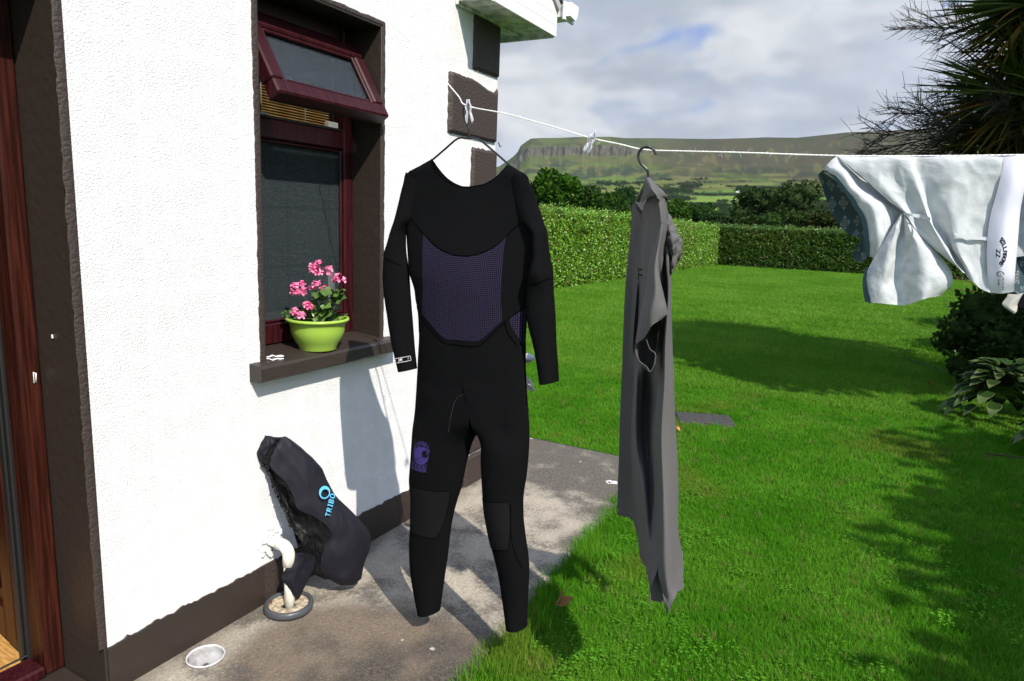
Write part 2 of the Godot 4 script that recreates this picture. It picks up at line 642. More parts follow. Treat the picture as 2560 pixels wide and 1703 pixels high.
func waistband_print() -> ImageTexture:
	var w := 256
	var h := 1024
	var im := Image.create(w, h, false, Image.FORMAT_RGB8)
	var base := lin(0.62, 0.62, 0.72)
	im.fill(base)
	for y in h:       # rows of overlock stitches along both edges
		for x in w:
			if (x < 34 or x > w - 30) and (y % 9 < 4) and (x % 15 < 12):
				im.set_pixel(x, y, lin(0.56, 0.53, 0.55))
	var ink := lin(0.012, 0.010, 0.03)
	var word := "BILLABONG"
	for k in word.length():      # an arc that reads downwards
		var a0 := deg_to_rad(-58.0 + k * 13.0)
		stamp(im, word[k], func(u: float, v: float) -> Vector2:
			var a := a0 + deg_to_rad(u * 11.0)
			var r := 92.0 - v * 26.0
			return Vector2(70 + cos(a) * r * 1.05, 560 + sin(a) * r * 1.15), ink, 40, 4)
	for j in 34:                 # the double wave mark
		for i in 50:
			var s := fposmod(i - j * 0.6, 25.0)
			if s < 9 or j < 6 or j > 28:
				im.set_pixel(84 + j, 540 + i, ink)
	for k in 720:                # the ring with a gap
		var a := TAU * k / 720.0
		if absf(wrapf(a - 0.5, -PI, PI)) > 0.3:
			for r in range(26, 34):
				im.set_pixel(int(122 + cos(a) * r), int(720 + sin(a) * r), ink)
	for j in 22:
		for i in 22:
			if (i + j) % 9 < 4:
				im.set_pixel(112 + j, 710 + i, ink)
	var word2 := "RECYCLER"
	for k in word2.length():
		stamp(im, word2[k], func(u: float, v: float) -> Vector2: return Vector2(152 - v * 15, 762 + k * 25 + u * 13), ink, 18, 3)
	var word3 := "73|990"
	for k in word3.length():
		stamp(im, word3[k], func(u: float, v: float) -> Vector2: return Vector2(112 - v * 13, 792 + k * 17 + u * 10), ink, 16, 3)
	return ImageTexture.create_from_image(im)

func teal_print() -> ImageTexture:
	var im := Image.create(256, 256, false, Image.FORMAT_RGB8)
	im.fill(lin(0.034, 0.058, 0.068))
	var pale := lin(0.19, 0.22, 0.215)
	for k in [[0, 0], [128, 128]]:       # two square flower marks to a tile
		for y in 128:
			for x in 128:
				var p := Vector2(absf(x - 64.0), absf(y - 64.0))
				var big := maxf(p.x, p.y)
				var small := minf(p.x, p.y)
				if (big > 40 and big < 50 and small > 10 and small < 50) or (big < 26 and big > 18) or (big > 26 and big < 44 and absf(p.x - p.y) < 6) or big < 8 or (small < 4 and big > 26 and big < 40):
					im.set_pixel(x + k[0], y + k[1], pale)
	return ImageTexture.create_from_image(im)

# ------------------------------------------------------------------ ground, hills
func terrain() -> void:
	var m := mat("lawn_soil", Color.WHITE, 0.95, 0.2)
	m.albedo_texture = noise_tex(1024, 0.02, 5, 51, false, 1.0, ramp2(lin(0.030, 0.095, 0.007), lin(0.060, 0.165, 0.014), 0.25, 0.75))
	triplanar(m, 0.6)
	m.heightmap_enabled = true
	m.heightmap_texture = noise_tex(1024, 0.09, 3, 52)
	m.heightmap_scale = 2.0
	var st := st_new()
	st.set_smooth_group(0)
	var n := 72
	var radii := [0.0, 4.0, 12.0, 30.0, 62.0]
	for k in n:
		var a := TAU * k / n
		var b := TAU * (k + 1) / n
		for i in 4:
			var p := func(r: float, t: float) -> Vector3: return Vector3(cos(t) * r, -0.035 if r < 50 else -0.1, sin(t) * r)
			if i == 0:
				tri(st, p.call(0.0, a), p.call(radii[1], b), p.call(radii[1], a))
			else:
				quad(st, p.call(radii[i], a), p.call(radii[i], b), p.call(radii[i + 1], b), p.call(radii[i + 1], a))
	structure("lawn_ground", done(st), m)
	hills()

func skyline(az: float) -> float:
	var n := SKYLINE.size() / 2
	if az < SKYLINE[0]:
		return maxf(0.9, lerpf(4.29, 1.2, clampf((SKYLINE[0] - az) / 9.0, 0, 1)) + 0.12 * noise.get_noise_1d(az * 8.0))
	for i in n - 1:
		if az < SKYLINE[i * 2 + 2]:
			return lerpf(SKYLINE[i * 2 + 1], SKYLINE[i * 2 + 3], (az - SKYLINE[i * 2]) / (SKYLINE[i * 2 + 2] - SKYLINE[i * 2]))
	return maxf(1.0, lerpf(7.14, 2.0, clampf((az - 6.6) / 60.0, 0, 1)) + 0.15 * noise.get_noise_1d(az * 3.0))

var gully := FastNoiseLite.new()

# height of the land r metres away in the direction az (degrees from -Z towards +X)
func land(r: float, az: float) -> float:
	var top := tan(deg_to_rad(skyline(az)))
	var base := -0.12
	if r < 260.0:
		return base + 1.5 * clampf((r - 120.0) / 140.0, 0, 1) * noise.get_noise_2d(az * 1.4, r * 0.08)
	var cliff := smoothstep(-33.0, -28.5, az) * (1.0 - smoothstep(-21.5, -15.5, az))
	var g := gully.get_noise_2d(az * 9.0, 3.0) * 0.7 + gully.get_noise_2d(az * 31.0, 9.0) * 0.5
	var s := clampf((r - 260.0) / 2900.0, 0, 1)
	var f := 0.85 * s + 0.15 * s * s
	f += 0.012 * noise.get_noise_2d(az * 2.2, r * 0.012) * sin(PI * s) + 0.02 * gully.get_noise_2d(az * 1.1, r * 0.004) * sin(PI * s) * s
	if cliff > 0.0:      # a talus slope, a wall of rock cut by gullies, a rounded shoulder
		var rr := r + g * 44.0
		var foot := 0.785 * pow(clampf((rr - 260.0) / 2560.0, 0, 1), 1.15)
		var wall := 0.125 * smoothstep(2810.0, 2862.0, rr)
		var brow := 0.09 * smoothstep(2855.0, 3160.0, r)
		f = lerpf(f, foot + wall + brow, cliff)
	var h := base + minf(r, 3160.0) * top * f
	if r > 3160.0:
		h = base + 3160.0 * top - (r - 3160.0) * 0.02
	return h

func hills() -> void:
	gully.seed = 9
	gully.frequency = 0.12
	gully.fractal_octaves = 3
	cell.seed = 4
	cell.noise_type = FastNoiseLite.TYPE_CELLULAR
	cell.frequency = 0.0062
	cell.cellular_return_type = FastNoiseLite.RETURN_CELL_VALUE
	cell.cellular_jitter = 0.8
	var edge := cell.duplicate()
	edge.cellular_return_type = FastNoiseLite.RETURN_DISTANCE2_SUB
	var az_list := PackedFloat32Array()
	var a := -180.0
	while a < 180.0:
		az_list.append(a)
		a += 0.11 if a > -33.0 and a < 9.0 else (0.5 if a > -60.0 and a < 30.0 else 3.0)
	az_list.append(180.0)
	var r_list := PackedFloat32Array()
	var r := 58.0
	while r < 3400.0:
		r_list.append(r)
		r += maxf(5.0, r * 0.016) if r < 2650.0 else (9.0 if r < 2920.0 else 30.0)
	for far in [3500.0, 3900.0, 4600.0, 6000.0]:
		r_list.append(far)
	var pos := PackedVector3Array()
	var nor := PackedVector3Array()
	var col := PackedColorArray()
	var idx := PackedInt32Array()
	var nr := r_list.size()
	for az in az_list:
		var d := Vector3(sin(deg_to_rad(az)), 0, -cos(deg_to_rad(az)))
		for rr in r_list:
			pos.append(d * rr + Vector3(0, land(rr, az), 0))
	for i in az_list.size():
		for j in nr:
			var k := i * nr + j
			var e1 := pos[mini(i + 1, az_list.size() - 1) * nr + j] - pos[maxi(i - 1, 0) * nr + j]
			var e2 := pos[i * nr + mini(j + 1, nr - 1)] - pos[i * nr + maxi(j - 1, 0)]
			var n := e1.cross(e2)
			if n.y < 0:
				n = -n
			n = n.normalized()
			nor.append(n)
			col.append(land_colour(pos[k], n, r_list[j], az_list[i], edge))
	for i in az_list.size() - 1:
		for j in nr - 1:
			var k := i * nr + j
			idx.append_array(PackedInt32Array([k, k + 1, k + nr, k + nr, k + 1, k + nr + 1]))
	var arr := []
	arr.resize(Mesh.ARRAY_MAX)
	arr[Mesh.ARRAY_VERTEX] = pos
	arr[Mesh.ARRAY_NORMAL] = nor
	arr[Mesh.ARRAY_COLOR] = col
	arr[Mesh.ARRAY_INDEX] = idx
	var mesh := ArrayMesh.new()
	mesh.add_surface_from_arrays(Mesh.PRIMITIVE_TRIANGLES, arr)
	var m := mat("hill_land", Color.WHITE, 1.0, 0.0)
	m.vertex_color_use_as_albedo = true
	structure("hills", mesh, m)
	far_trees(edge)

func land_colour(p: Vector3, n: Vector3, r: float, az: float, edge: FastNoiseLite) -> Color:
	var v := cell.get_noise_2d(p.x * 0.55, p.z)
	var pasture := Color(0.075, 0.19, 0.020).lerp(Color(0.14, 0.23, 0.045), clampf(v * 0.5 + 0.5, 0, 1))
	if v > 0.62:
		pasture = Color(0.18, 0.20, 0.06)
	var rough := Color(0.088, 0.140, 0.028).lerp(Color(0.12, 0.125, 0.04), smoothstep(-0.2, 0.5, noise.get_noise_3d(p.x * 0.05, p.y * 0.05, p.z * 0.05)))
	var moor := Color(0.058, 0.050, 0.030)
	var s := clampf((r - 260.0) / 2900.0, 0, 1)
	var wob := 0.16 * noise.get_noise_2d(p.x * 0.035, p.z * 0.035)
	var c := pasture.lerp(rough, smoothstep(0.38, 0.52, s + wob))
	var right := smoothstep(-21.0, -14.0, az)
	c = c.lerp(moor, smoothstep(0.66 - 0.20 * right, 0.88 - 0.22 * right, s + wob * 1.4) * lerpf(0.5, 0.92, right))
	# heather and bracken tongues, then cloud shadows painted as dark patches
	var patch := smoothstep(0.12, 0.34, noise.get_noise_2d(az * 2.6, r * 0.030 + az * 1.4) + 0.1 * noise.get_noise_2d(az * 11.0, r * 0.1))
	c = c.lerp(Color(0.045, 0.056, 0.024), patch * smoothstep(0.25, 0.42, s) * 0.8)
	var band := smoothstep(0.10, 0.40, noise.get_noise_2d(az * 1.3 + 60.0, r * 0.055))
	c = c.lerp(Color(0.15, 0.165, 0.05), band * smoothstep(0.2, 0.35, s) * (1.0 - smoothstep(0.6, 0.8, s)) * 0.6)
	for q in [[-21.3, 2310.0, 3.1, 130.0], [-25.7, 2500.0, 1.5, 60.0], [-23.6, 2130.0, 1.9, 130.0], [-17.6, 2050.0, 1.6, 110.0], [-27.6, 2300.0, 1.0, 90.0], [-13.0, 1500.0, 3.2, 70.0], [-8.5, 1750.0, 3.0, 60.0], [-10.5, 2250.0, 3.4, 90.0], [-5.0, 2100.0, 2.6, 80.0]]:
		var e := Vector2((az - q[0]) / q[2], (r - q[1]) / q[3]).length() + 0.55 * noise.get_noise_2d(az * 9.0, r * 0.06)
		c = c.lerp(Color(0.030, 0.044, 0.026), 0.85 * smoothstep(1.05, 0.8, e))  # dark ovals: cloud shade put into the land colour
	var streak := smoothstep(0.15, 0.45, noise.get_noise_2d(az * 9.0, r * 0.02))
	c = c.lerp(Color(0.17, 0.155, 0.06), streak * smoothstep(0.5, 0.7, s) * (1.0 - smoothstep(0.88, 0.96, s)) * 0.35)
	var cliff := smoothstep(-33.0, -28.5, az) * (1.0 - smoothstep(-21.5, -15.5, az))
	if cliff > 0.2 and r > 2740.0 and r < 2960.0:
		var rock := smoothstep(0.12, 0.3, 1.0 - n.y)
		c = c.lerp(Color(0.098, 0.094, 0.066).lerp(Color(0.050, 0.048, 0.040), smoothstep(-0.2, 0.3, gully.get_noise_2d(az * 22.0, p.y * 0.25))), rock)
	if edge.get_noise_2d(p.x * 0.55, p.z) < -0.90 and s < 0.6:
		c = c.lerp(Color(0.030, 0.048, 0.018), 0.8)
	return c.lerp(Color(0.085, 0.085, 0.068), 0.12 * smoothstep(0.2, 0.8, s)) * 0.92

func far_trees(edge: FastNoiseLite) -> void:
	var st := st_new()      # a small clump of crown shapes
	var local := RandomNumberGenerator.new()
	local.seed = 3
	for k in 90:
		var d := Vector3(local.randf_range(-1, 1), local.randf_range(0.0, 1.0), local.randf_range(-1, 1)).normalized()
		var at := Vector3(d.x * 0.5, 0.12 + d.y * 0.72, d.z * 0.5) * local.randf_range(0.75, 1.1)
		leaf(st, aim(at, Vector3(local.randf_range(-1, 1), local.randf_range(-0.6, 1), local.randf_range(-1, 1)), local.randf() * TAU), 0.26, 0.26, 0.06, 1)
	var clump := done(st)
	var list: Array[Transform3D] = []
	var tint := PackedColorArray()
	for k in 110000:
		var az := rng.randf_range(-36.0, 12.0)
		var r := 430.0 * pow(4.6, rng.randf())
		var p := Vector3(sin(deg_to_rad(az)) * r, 0, -cos(deg_to_rad(az)) * r)
		var near_edge: bool = edge.get_noise_2d(p.x * 0.55, p.z) < -0.90
		var wood := noise.get_noise_2d(p.x * 0.06 + 40.0, p.z * 0.06) > 0.36
		if not (near_edge or (wood and rng.randf() < 0.7)):
			continue
		p.y = land(r, az)
		var h := rng.randf_range(3.0, 6.5) if not wood else rng.randf_range(5.0, 9.0)
		list.append(Transform3D(Basis(Vector3.UP, rng.randf() * TAU).scaled(Vector3(h * 1.1, h, h * 1.1)), p))
		var b := rng.randf_range(0.7, 1.25)
		tint.append(Color(0.030 * b, 0.052 * b, 0.016 * b))
	var o := multi("distant_hedgerow_trees", clump, mats.leaf_tree, list, tint, self)
	tag(o, "dark hedgerow trees and small woods scattered between the valley fields", "distant trees")
	# farm buildings in the valley
	var spots := [[-11.03, 1560.0, 16.0, "small white farmhouse high on the green valley slope"], [-10.55, 640.0, 11.0, "low pale farm building, left one of the pair in the valley bottom"], [-10.05, 655.0, 13.0, "long pale farm shed, right one of the pair in the valley bottom"]]
	for s in spots:
		var p := Vector3(sin(deg_to_rad(s[0])) * s[1], land(s[1], s[0]), -cos(deg_to_rad(s[0])) * s[1])
		var t := thing("farmhouse", s[3], "house", p, "farm buildings in the valley")
		var w: float = s[2]
		part("wall", box_mesh(Vector3(-w * 0.5, -1, -3), Vector3(w * 0.5, 3.2, 3)), mats.white_plastic, t)
		st = st_new()
		st.set_smooth_group(-1)
		var q := [Vector3(-w * 0.52, 3.1, 3.3), Vector3(w * 0.52, 3.1, 3.3), Vector3(w * 0.52, 5.4, 0), Vector3(-w * 0.52, 5.4, 0), Vector3(-w * 0.52, 3.1, -3.3), Vector3(w * 0.52, 3.1, -3.3)]
		quad(st, q[0], q[1], q[2], q[3])
		quad(st, q[3], q[2], q[5], q[4])
		tri(st, q[0], q[3], q[4])
		tri(st, q[1], q[5], q[2])
		part("roof", done(st), mats.roof_tile, t)

# ------------------------------------------------------------------ concrete path
const SOCKET := Vector3(-1.995, 0, -1.44)

func paving() -> void:
	var w := 1024
	var h := 1536
	var x0 := -2.4
	var z0 := -4.5
	var size := Vector2(1.4, 2.1) * 2.4      # metres the picture covers
	var im := Image.create(w, h, false, Image.FORMAT_RGB8)
	var n1 := FastNoiseLite.new()
	n1.seed = 61
	n1.frequency = 1.1
	n1.fractal_octaves = 5
	var n2 := FastNoiseLite.new()
	n2.seed = 62
	n2.frequency = 38.0
	n2.fractal_octaves = 4
	n2.fractal_gain = 0.7
	for j in h:
		for i in w:
			var x := x0 + size.x * i / w
			var z := z0 + size.y * j / h
			var stain := n1.get_noise_2d(x, z)
			var mid := n1.get_noise_2d(x * 3.3 + 20.0, z * 3.3)
			var fine := n2.get_noise_2d(x, z)
			var speck := n2.get_noise_2d(x * 2.7 + 50.0, z * 2.7)
			var c := Vector3(0.315, 0.282, 0.226) * (1.0 + 0.30 * fine + 0.35 * speck + rng.randf_range(-0.22, 0.22))
			# a damp patch below the dripping clothes, algae at the lawn edge and the far end
			var wet := smoothstep(0.60, 0.46, Vector2((x + 1.42) * 1.0, (z + 1.62) * 1.05).length() + 0.10 * mid)
			c = c.lerp(c * Vector3(0.46, 0.41, 0.385), wet)
			var algae := smoothstep(-0.22, 0.52, 0.75 * mid + 0.55 * fine + 0.55 * smoothstep(-3.25, -3.75, z) + 0.42 * smoothstep(-2.0, -1.55, z) * smoothstep(-1.75, -1.40, x) + 0.22 * smoothstep(-1.5, -1.2, x) + 0.3 * stain)
			c = c.lerp(Vector3(0.060, 0.054, 0.046) * (1.0 + 0.8 * fine + 0.9 * speck), algae * 0.85)
			if speck > 0.42:
				c = c.lerp(Vector3(0.42, 0.39, 0.33), 0.5 * (1.0 - 0.6 * wet))
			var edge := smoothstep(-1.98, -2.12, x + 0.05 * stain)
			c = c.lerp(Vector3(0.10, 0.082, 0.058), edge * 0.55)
			im.set_pixel(i, j, lin(clampf(c.x, 0, 1), clampf(c.y, 0, 1), clampf(c.z, 0, 1)))
	for k in 46:        # lichen spots
		var cx := rng.randi_range(60, w - 60)
		var cy := rng.randi_range(40, h - 40)
		var r := rng.randf_range(1.5, 7.0)
		for y in range(-8, 9):
			for x in range(-8, 9):
				if Vector2(x, y * 1.2).length() < r * (0.75 + 0.5 * n2.get_noise_2d((cx + x) * 0.01, (cy + y) * 0.01)) :
					im.set_pixel(cx + x, cy + y, lin(0.36, 0.35, 0.31))
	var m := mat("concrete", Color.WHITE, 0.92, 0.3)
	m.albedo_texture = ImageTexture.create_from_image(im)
	m.heightmap_enabled = true
	m.heightmap_texture = noise_tex(1024, 0.12, 4, 63)
	m.heightmap_scale = 0.25
	m.uv1_scale = Vector3.ONE
	# a slab whose lawn side wavers; its far end is square
	var side := [[0.9, -0.98], [-1.0, -1.06], [-1.55, -1.10], [-1.85, -1.115], [-2.04, -1.15], [-2.43, -1.168], [-2.97, -1.2], [-3.3, -1.205], [-3.6, -1.215], [-4.0, -1.23], [-4.385, -1.245]]
	var g: Array[PackedVector3Array] = []
	var rows := 264
	for j in rows + 1:
		var z := lerpf(0.9, -4.385, float(j) / rows)
		var k := 0
		while k < side.size() - 2 and z < side[k + 1][0]:
			k += 1
		var xe := lerpf(side[k][1], side[k + 1][1], clampf((z - side[k][0]) / (side[k + 1][0] - side[k][0]), 0, 1)) + 0.012 * noise.get_noise_1d(z * 40.0) + 0.03 * noise.get_noise_1d(z * 11.0 + 30.0)
		var row := PackedVector3Array()
		for i in 61:
			var v := Vector3(lerpf(-2.34, xe - 0.012, i / 60.0), 0.0, z)
			var off := v - SOCKET
			if off.length() > 0.054 and off.length() < 0.076:
				v = SOCKET + off.normalized() * 0.065
			row.append(v)
		row.append(Vector3(xe, -0.012, z))
		row.append(Vector3(xe + 0.004, -0.09, z))
		g.append(row)
	var last := PackedVector3Array()
	for p in g[rows]:
		last.append(p + Vector3(0, -0.09, -0.004))
	g.append(last)
	g.reverse()
	var mesh := grid_mesh(g)
	# planar coordinates in metres over the picture
	var arr := mesh.surface_get_arrays(0)
	var uv := PackedVector2Array()
	for p in arr[Mesh.ARRAY_VERTEX]:
		uv.append(Vector2((p.x - x0) / size.x, (p.z - z0) / size.y))
	arr[Mesh.ARRAY_TEX_UV] = uv
	var kept := PackedInt32Array()
	var ids: PackedInt32Array = arr[Mesh.ARRAY_INDEX]
	var vv: PackedVector3Array = arr[Mesh.ARRAY_VERTEX]
	for i in range(0, ids.size(), 3):     # leave the hole of the pipe socket open
		if ((vv[ids[i]] + vv[ids[i + 1]] + vv[ids[i + 2]]) / 3.0).distance_to(SOCKET) > 0.0625:
			kept.append_array(PackedInt32Array([ids[i], ids[i + 1], ids[i + 2]]))
	arr[Mesh.ARRAY_INDEX] = kept
	var m2 := ArrayMesh.new()
	m2.add_surface_from_arrays(Mesh.PRIMITIVE_TRIANGLES, arr)
	structure("concrete_path", m2, m)

# ------------------------------------------------------------------ the house
const WALL := -2.1
const CORNER := -3.55
var home: Node3D

func group_part(called: String, at: Vector3, parent: Node3D) -> Node3D:
	var o := Node3D.new()
	o.name = called
	o.position = at
	parent.add_child(o, true)
	return o

# a painted strip with wavering long edges, lying on the wall face; along = points (z, y), proud = distance from the wall
func strip(called: String, a: Vector2, b: Vector2, wide: float, side: Vector2, proud: float, m: Material, ragged: float) -> void:
	var n := maxi(int(a.distance_to(b) / 0.012), 3)
	var g: Array[PackedVector3Array] = []
	for j in n + 1:
		var p := a.lerp(b, float(j) / n)
		var w := wide + ragged * noise.get_noise_2d(p.x * 160.0 + wide * 900.0, p.y * 160.0) + ragged * 0.5 * noise.get_noise_2d(p.x * 600.0, p.y * 600.0)
		var q := p + side * w
		g.append(PackedVector3Array([Vector3(WALL, p.y, p.x), Vector3(WALL + proud, p.y, p.x), Vector3(WALL + proud, q.y, q.x), Vector3(WALL - 0.001, q.y + side.y * 0.001, q.x + side.x * 0.001)]))
	part(called, grid_mesh(g), m, home)

# a brown quoin block with rough edges
func quoin(z0: float, z1: float, y0: float, y1: float, proud: float, dip := 0.0) -> void:
	var g: Array[PackedVector3Array] = []
	var n := 26
	for j in n + 1:
		var row := PackedVector3Array()
		var f := float(j) / n
		for i in n + 1:
			var e := float(i) / n
			var y := lerpf(y1 - dip * smoothstep(0.45, 0.85, e) * (1.0 - smoothstep(0.93, 1.0, e)), y0, f)
			var z := lerpf(z0, z1, e)
			var in_ := minf(minf(e, 1 - e), minf(f, 1 - f))
			var rough := 0.008 * noise.get_noise_2d(y * 260.0, z * 260.0 + y1 * 50.0)
			row.append(Vector3(WALL + proud * smoothstep(-0.001, 0.02, in_) - 0.004 * float(in_ <= 0.0), y + (rough if f <= 0.0 or f >= 1.0 else 0.0), z + (rough if e <= 0.0 else 0.0)))
		g.append(row)
	part("quoin", grid_mesh(g), mats.brown_masonry, home)

func house() -> void:
	home = thing("rendered_house", "white rendered house with brown painted corner stones, plinth and reveals", "house")
	var T := 0.3
	var top := 2.68
	var st := st_new()
	# front wall in pieces round the door and the window
	for q in [[-0.12, 3.0, -0.1, top], [-1.15, -0.12, 2.30, top], [-1.83, -1.15, -0.1, top], [-2.53, -1.83, -0.1, 0.98], [-2.53, -1.83, 2.425, top], [CORNER, -2.53, -0.1, top]]:
		box(st, Vector3(WALL - T, q[2], q[0]), Vector3(WALL, q[3], q[1]))
	box(st, Vector3(-8.0, -0.1, CORNER), Vector3(WALL - T, top, CORNER + 0.3))
	box(st, Vector3(-8.0, -0.1, 2.7), Vector3(WALL - T, top, 3.0))
	box(st, Vector3(-8.3, -0.1, CORNER), Vector3(-8.0, top, 3.0))
	# gable
	st.set_smooth_group(-1)
	var mid := (CORNER + 3.0) * 0.5
	for x in [WALL, WALL - T]:
		tri(st, Vector3(x, top, CORNER), Vector3(x, top, 3.0), Vector3(x, top + 1.9, mid))
	part("wall", done(st), mats.white_render, home)
	st = st_new()
	box(st, Vector3(-8.0, 2.45, CORNER + 0.3), Vector3(WALL - T, 2.5, 2.7))
	box(st, Vector3(-4.6, 0.0, CORNER + 0.3), Vector3(-4.5, 2.45, 2.7))
	part("inner_wall", done(st), mats.interior, home)
	st = st_new()
	for s in [-1.0, 1.0]:
		var eave := -3.82 if s < 0 else 3.3
		var a := Vector3(-2.0, 2.90, eave)
		var b := Vector3(-2.0, 4.72, mid)
		st.set_smooth_group(-1)
		for dy in [0.0, 0.09]:
			quad(st, a + Vector3(0, dy, 0), Vector3(-8.6, a.y + dy, a.z), Vector3(-8.6, b.y + dy, b.z), b + Vector3(0, dy, 0))
	part("roof", done(st), mats.roof_tile, home)
	# plinth
	strip("plinth", Vector2(-1.152, -0.005), Vector2(-1.7945, -0.005), 0.172, Vector2(0, 1), 0.010, mats.brown_smooth, 0.012)
	strip("plinth", Vector2(-1.8555, -0.005), Vector2(CORNER + 0.26, -0.005), 0.172, Vector2(0, 1), 0.010, mats.brown_smooth, 0.012)
	# narrow painted edge round the openings
	strip("painted_edge", Vector2(-1.152, 0.17), Vector2(-1.152, 2.68), 0.022, Vector2(-1, 0) * -1.0, 0.004, mats.brown_masonry, 0.004)
	strip("painted_edge", Vector2(-1.83, 0.985), Vector2(-1.83, 2.426), 0.021, Vector2(1, 0), 0.004, mats.brown_masonry, 0.004)
	strip("painted_edge", Vector2(-2.53, 0.985), Vector2(-2.53, 2.44), 0.016, Vector2(-1, 0), 0.004, mats.brown_masonry, 0.004)
	strip("painted_edge", Vector2(-1.82, 2.425), Vector2(-2.54, 2.425), 0.018, Vector2(0, 1), 0.005, mats.brown_masonry, 0.004)
	# quoins, wide and narrow in turn
	quoin(-3.275, CORNER, 2.39, 2.672, 0.016)
	quoin(-3.048, CORNER, 2.03, 2.342, 0.018, 0.03)
	quoin(-3.287, CORNER, 1.675, 1.988, 0.018)
	quoin(-3.05, CORNER, 1.325, 1.63, 0.018)
	quoin(-3.287, CORNER, 0.975, 1.28, 0.018)
	quoin(-3.05, CORNER, 0.62, 0.93, 0.018)
	quoin(-3.287, CORNER, 0.185, 0.575, 0.018)
	quoin(-3.287, CORNER, -0.01, 0.179, 0.022)
	# reveals of the window
	var rv := [[Vector3(-2.27, 0.99, -1.838), Vector3(WALL + 0.002, 2.43, -1.8285)], [Vector3(-2.27, 0.99, -2.534), Vector3(WALL + 0.002, 2.43, -2.522)], [Vector3(-2.27, 2.414, -2.522), Vector3(WALL + 0.002, 2.428, -1.838)]]
	for q in rv:
		part("window_reveal", box_mesh(q[0], q[1], 0.003), mats.brown_smooth, home)
	# sill, its top sloping out
	st = st_new()
	st.set_smooth_group(-1)
	var z0 := -1.757
	var z1 := -2.585
	var sec := [Vector2(-2.28, 1.034), Vector2(-2.048, 1.012), Vector2(-2.036, 1.002), Vector2(-2.033, 0.957), Vector2(-2.040, 0.950), Vector2(-2.10, 0.946), Vector2(-2.28, 0.946)]
	for k in sec.size():
		var a: Vector2 = sec[k]
		var b: Vector2 = sec[(k + 1) % sec.size()]
		var steps := 14
		for i in steps:
			var f0 := lerpf(z0, z1, float(i) / steps)
			var f1 := lerpf(z0, z1, float(i + 1) / steps)
			var w0 := 0.0022 * noise.get_noise_2d(f0 * 120.0, k * 40.0)
			var w1 := 0.0022 * noise.get_noise_2d(f1 * 120.0, k * 40.0)
			quad(st, Vector3(a.x + w0, a.y, f0), Vector3(b.x + w0, b.y, f0), Vector3(b.x + w1, b.y, f1), Vector3(a.x + w1, a.y, f1))
	for z in [z0, z1]:
		for k in range(1, sec.size() - 1):
			tri(st, Vector3(sec[0].x, sec[0].y, z), Vector3(sec[k].x, sec[k].y, z), Vector3(sec[k + 1].x, sec[k + 1].y, z))
	part("window_sill", done(st), mats.brown_smooth, home)
	# the box that ends the eave: soffit boards, fascia boards, verge
	for k in 6:
		var a := lerpf(-3.10, -3.80, k / 6.0)
		part("soffit_board", box_mesh(Vector3(-2.30 if k > 3 else -2.085, 2.684, a - 0.002), Vector3(-1.885, 2.696, a - 0.1145), 0.002), mats.soffit_plastic, home)
	part("soffit_trim", box_mesh(Vector3(-2.099, 2.668, -3.10), Vector3(-2.082, 2.698, -3.80), 0.003), mats.soffit_plastic, home)
	part("soffit_trim", box_mesh(Vector3(-2.30, 2.656, -3.802), Vector3(-1.885, 2.70, -3.818), 0.003), mats.soffit_plastic, home)
	var slope := tan(deg_to_rad(30.0))
	for k in 3:
		var y0 := 2.662 + k * 0.060
		var y1 := y0 + 0.057
		st = st_new()
		st.set_smooth_group(-1)
		var cut := -3.818 + maxf(0.0, (y1 - 2.80) / slope)
		var low := -3.818 + maxf(0.0, (y0 - 2.80) / slope)
		var f := [Vector3(-1.87, y0, -3.10), Vector3(-1.87, y0, low), Vector3(-1.87, y1, cut), Vector3(-1.87, y1, -3.10)]
		var bk: Array[Vector3] = []
		for v in f:
			bk.append(v - Vector3(0.013, 0, 0))
		quad(st, f[0], f[1], f[2], f[3])
		quad(st, bk[3], bk[2], bk[1], bk[0])
		for i in 4:
			quad(st, f[(i + 1) % 4], f[i], bk[i], bk[(i + 1) % 4])
		part("fascia_board", done(st), mats.white_plastic, home)
	var dir := Vector3(0, slope, 1).normalized()
	var t := Transform3D(Basis(Vector3.RIGHT, dir.cross(Vector3.RIGHT), dir), Vector3(-1.875, 2.81, -3.82))
	st = st_new()
	box(st, Vector3(-0.3, 0.0, -0.01), Vector3(0.014, 0.045, 1.6), 0.004, t)
	part("verge_trim", done(st), mats.grey_pipe, home)
	for k in 4:
		st = st_new()
		box(st, Vector3(-0.34, 0.047, -0.03 + k * 0.3), Vector3(0.025, 0.065, 0.29 + k * 0.3), 0.006, t)
		part("roof_tile", done(st), mats.roof_tile, home)
	# gutter along the far eave, seen by its stop end
	var sect := [Vector2(0, 0.0), Vector2(0.0, -0.075), Vector2(-0.075, -0.085), Vector2(-0.105, -0.05), Vector2(-0.11, 0.0)]
	st = st_new()
	st.set_smooth_group(-1)
	for k in sect.size() - 1:
		var a := Vector3(-1.80, 2.855 + sect[k].y, -3.85 + sect[k].x)
		var b := Vector3(-1.80, 2.855 + sect[k + 1].y, -3.85 + sect[k + 1].x)
		quad(st, a, b, b - Vector3(4, 0, 0), a - Vector3(4, 0, 0))
		tri(st, Vector3(-1.80, 2.855, -3.85), a, b)
	part("gutter", done(st), mats.white_plastic, home)
	part("gutter_bracket", box_mesh(Vector3(-1.83, 2.76, -3.835), Vector3(-1.845, 2.86, -3.968), 0.003), mats.white_plastic, home)
	part("far_fascia", box_mesh(Vector3(-1.884, 2.70, -3.8185), Vector3(-7.9, 2.86, -3.835), 0.003), mats.white_plastic, home)
	part("far_soffit", box_mesh(Vector3(-2.305, 2.684, CORNER - 0.005), Vector3(-7.9, 2.694, -3.80), 0.002), mats.soffit_plastic, home)

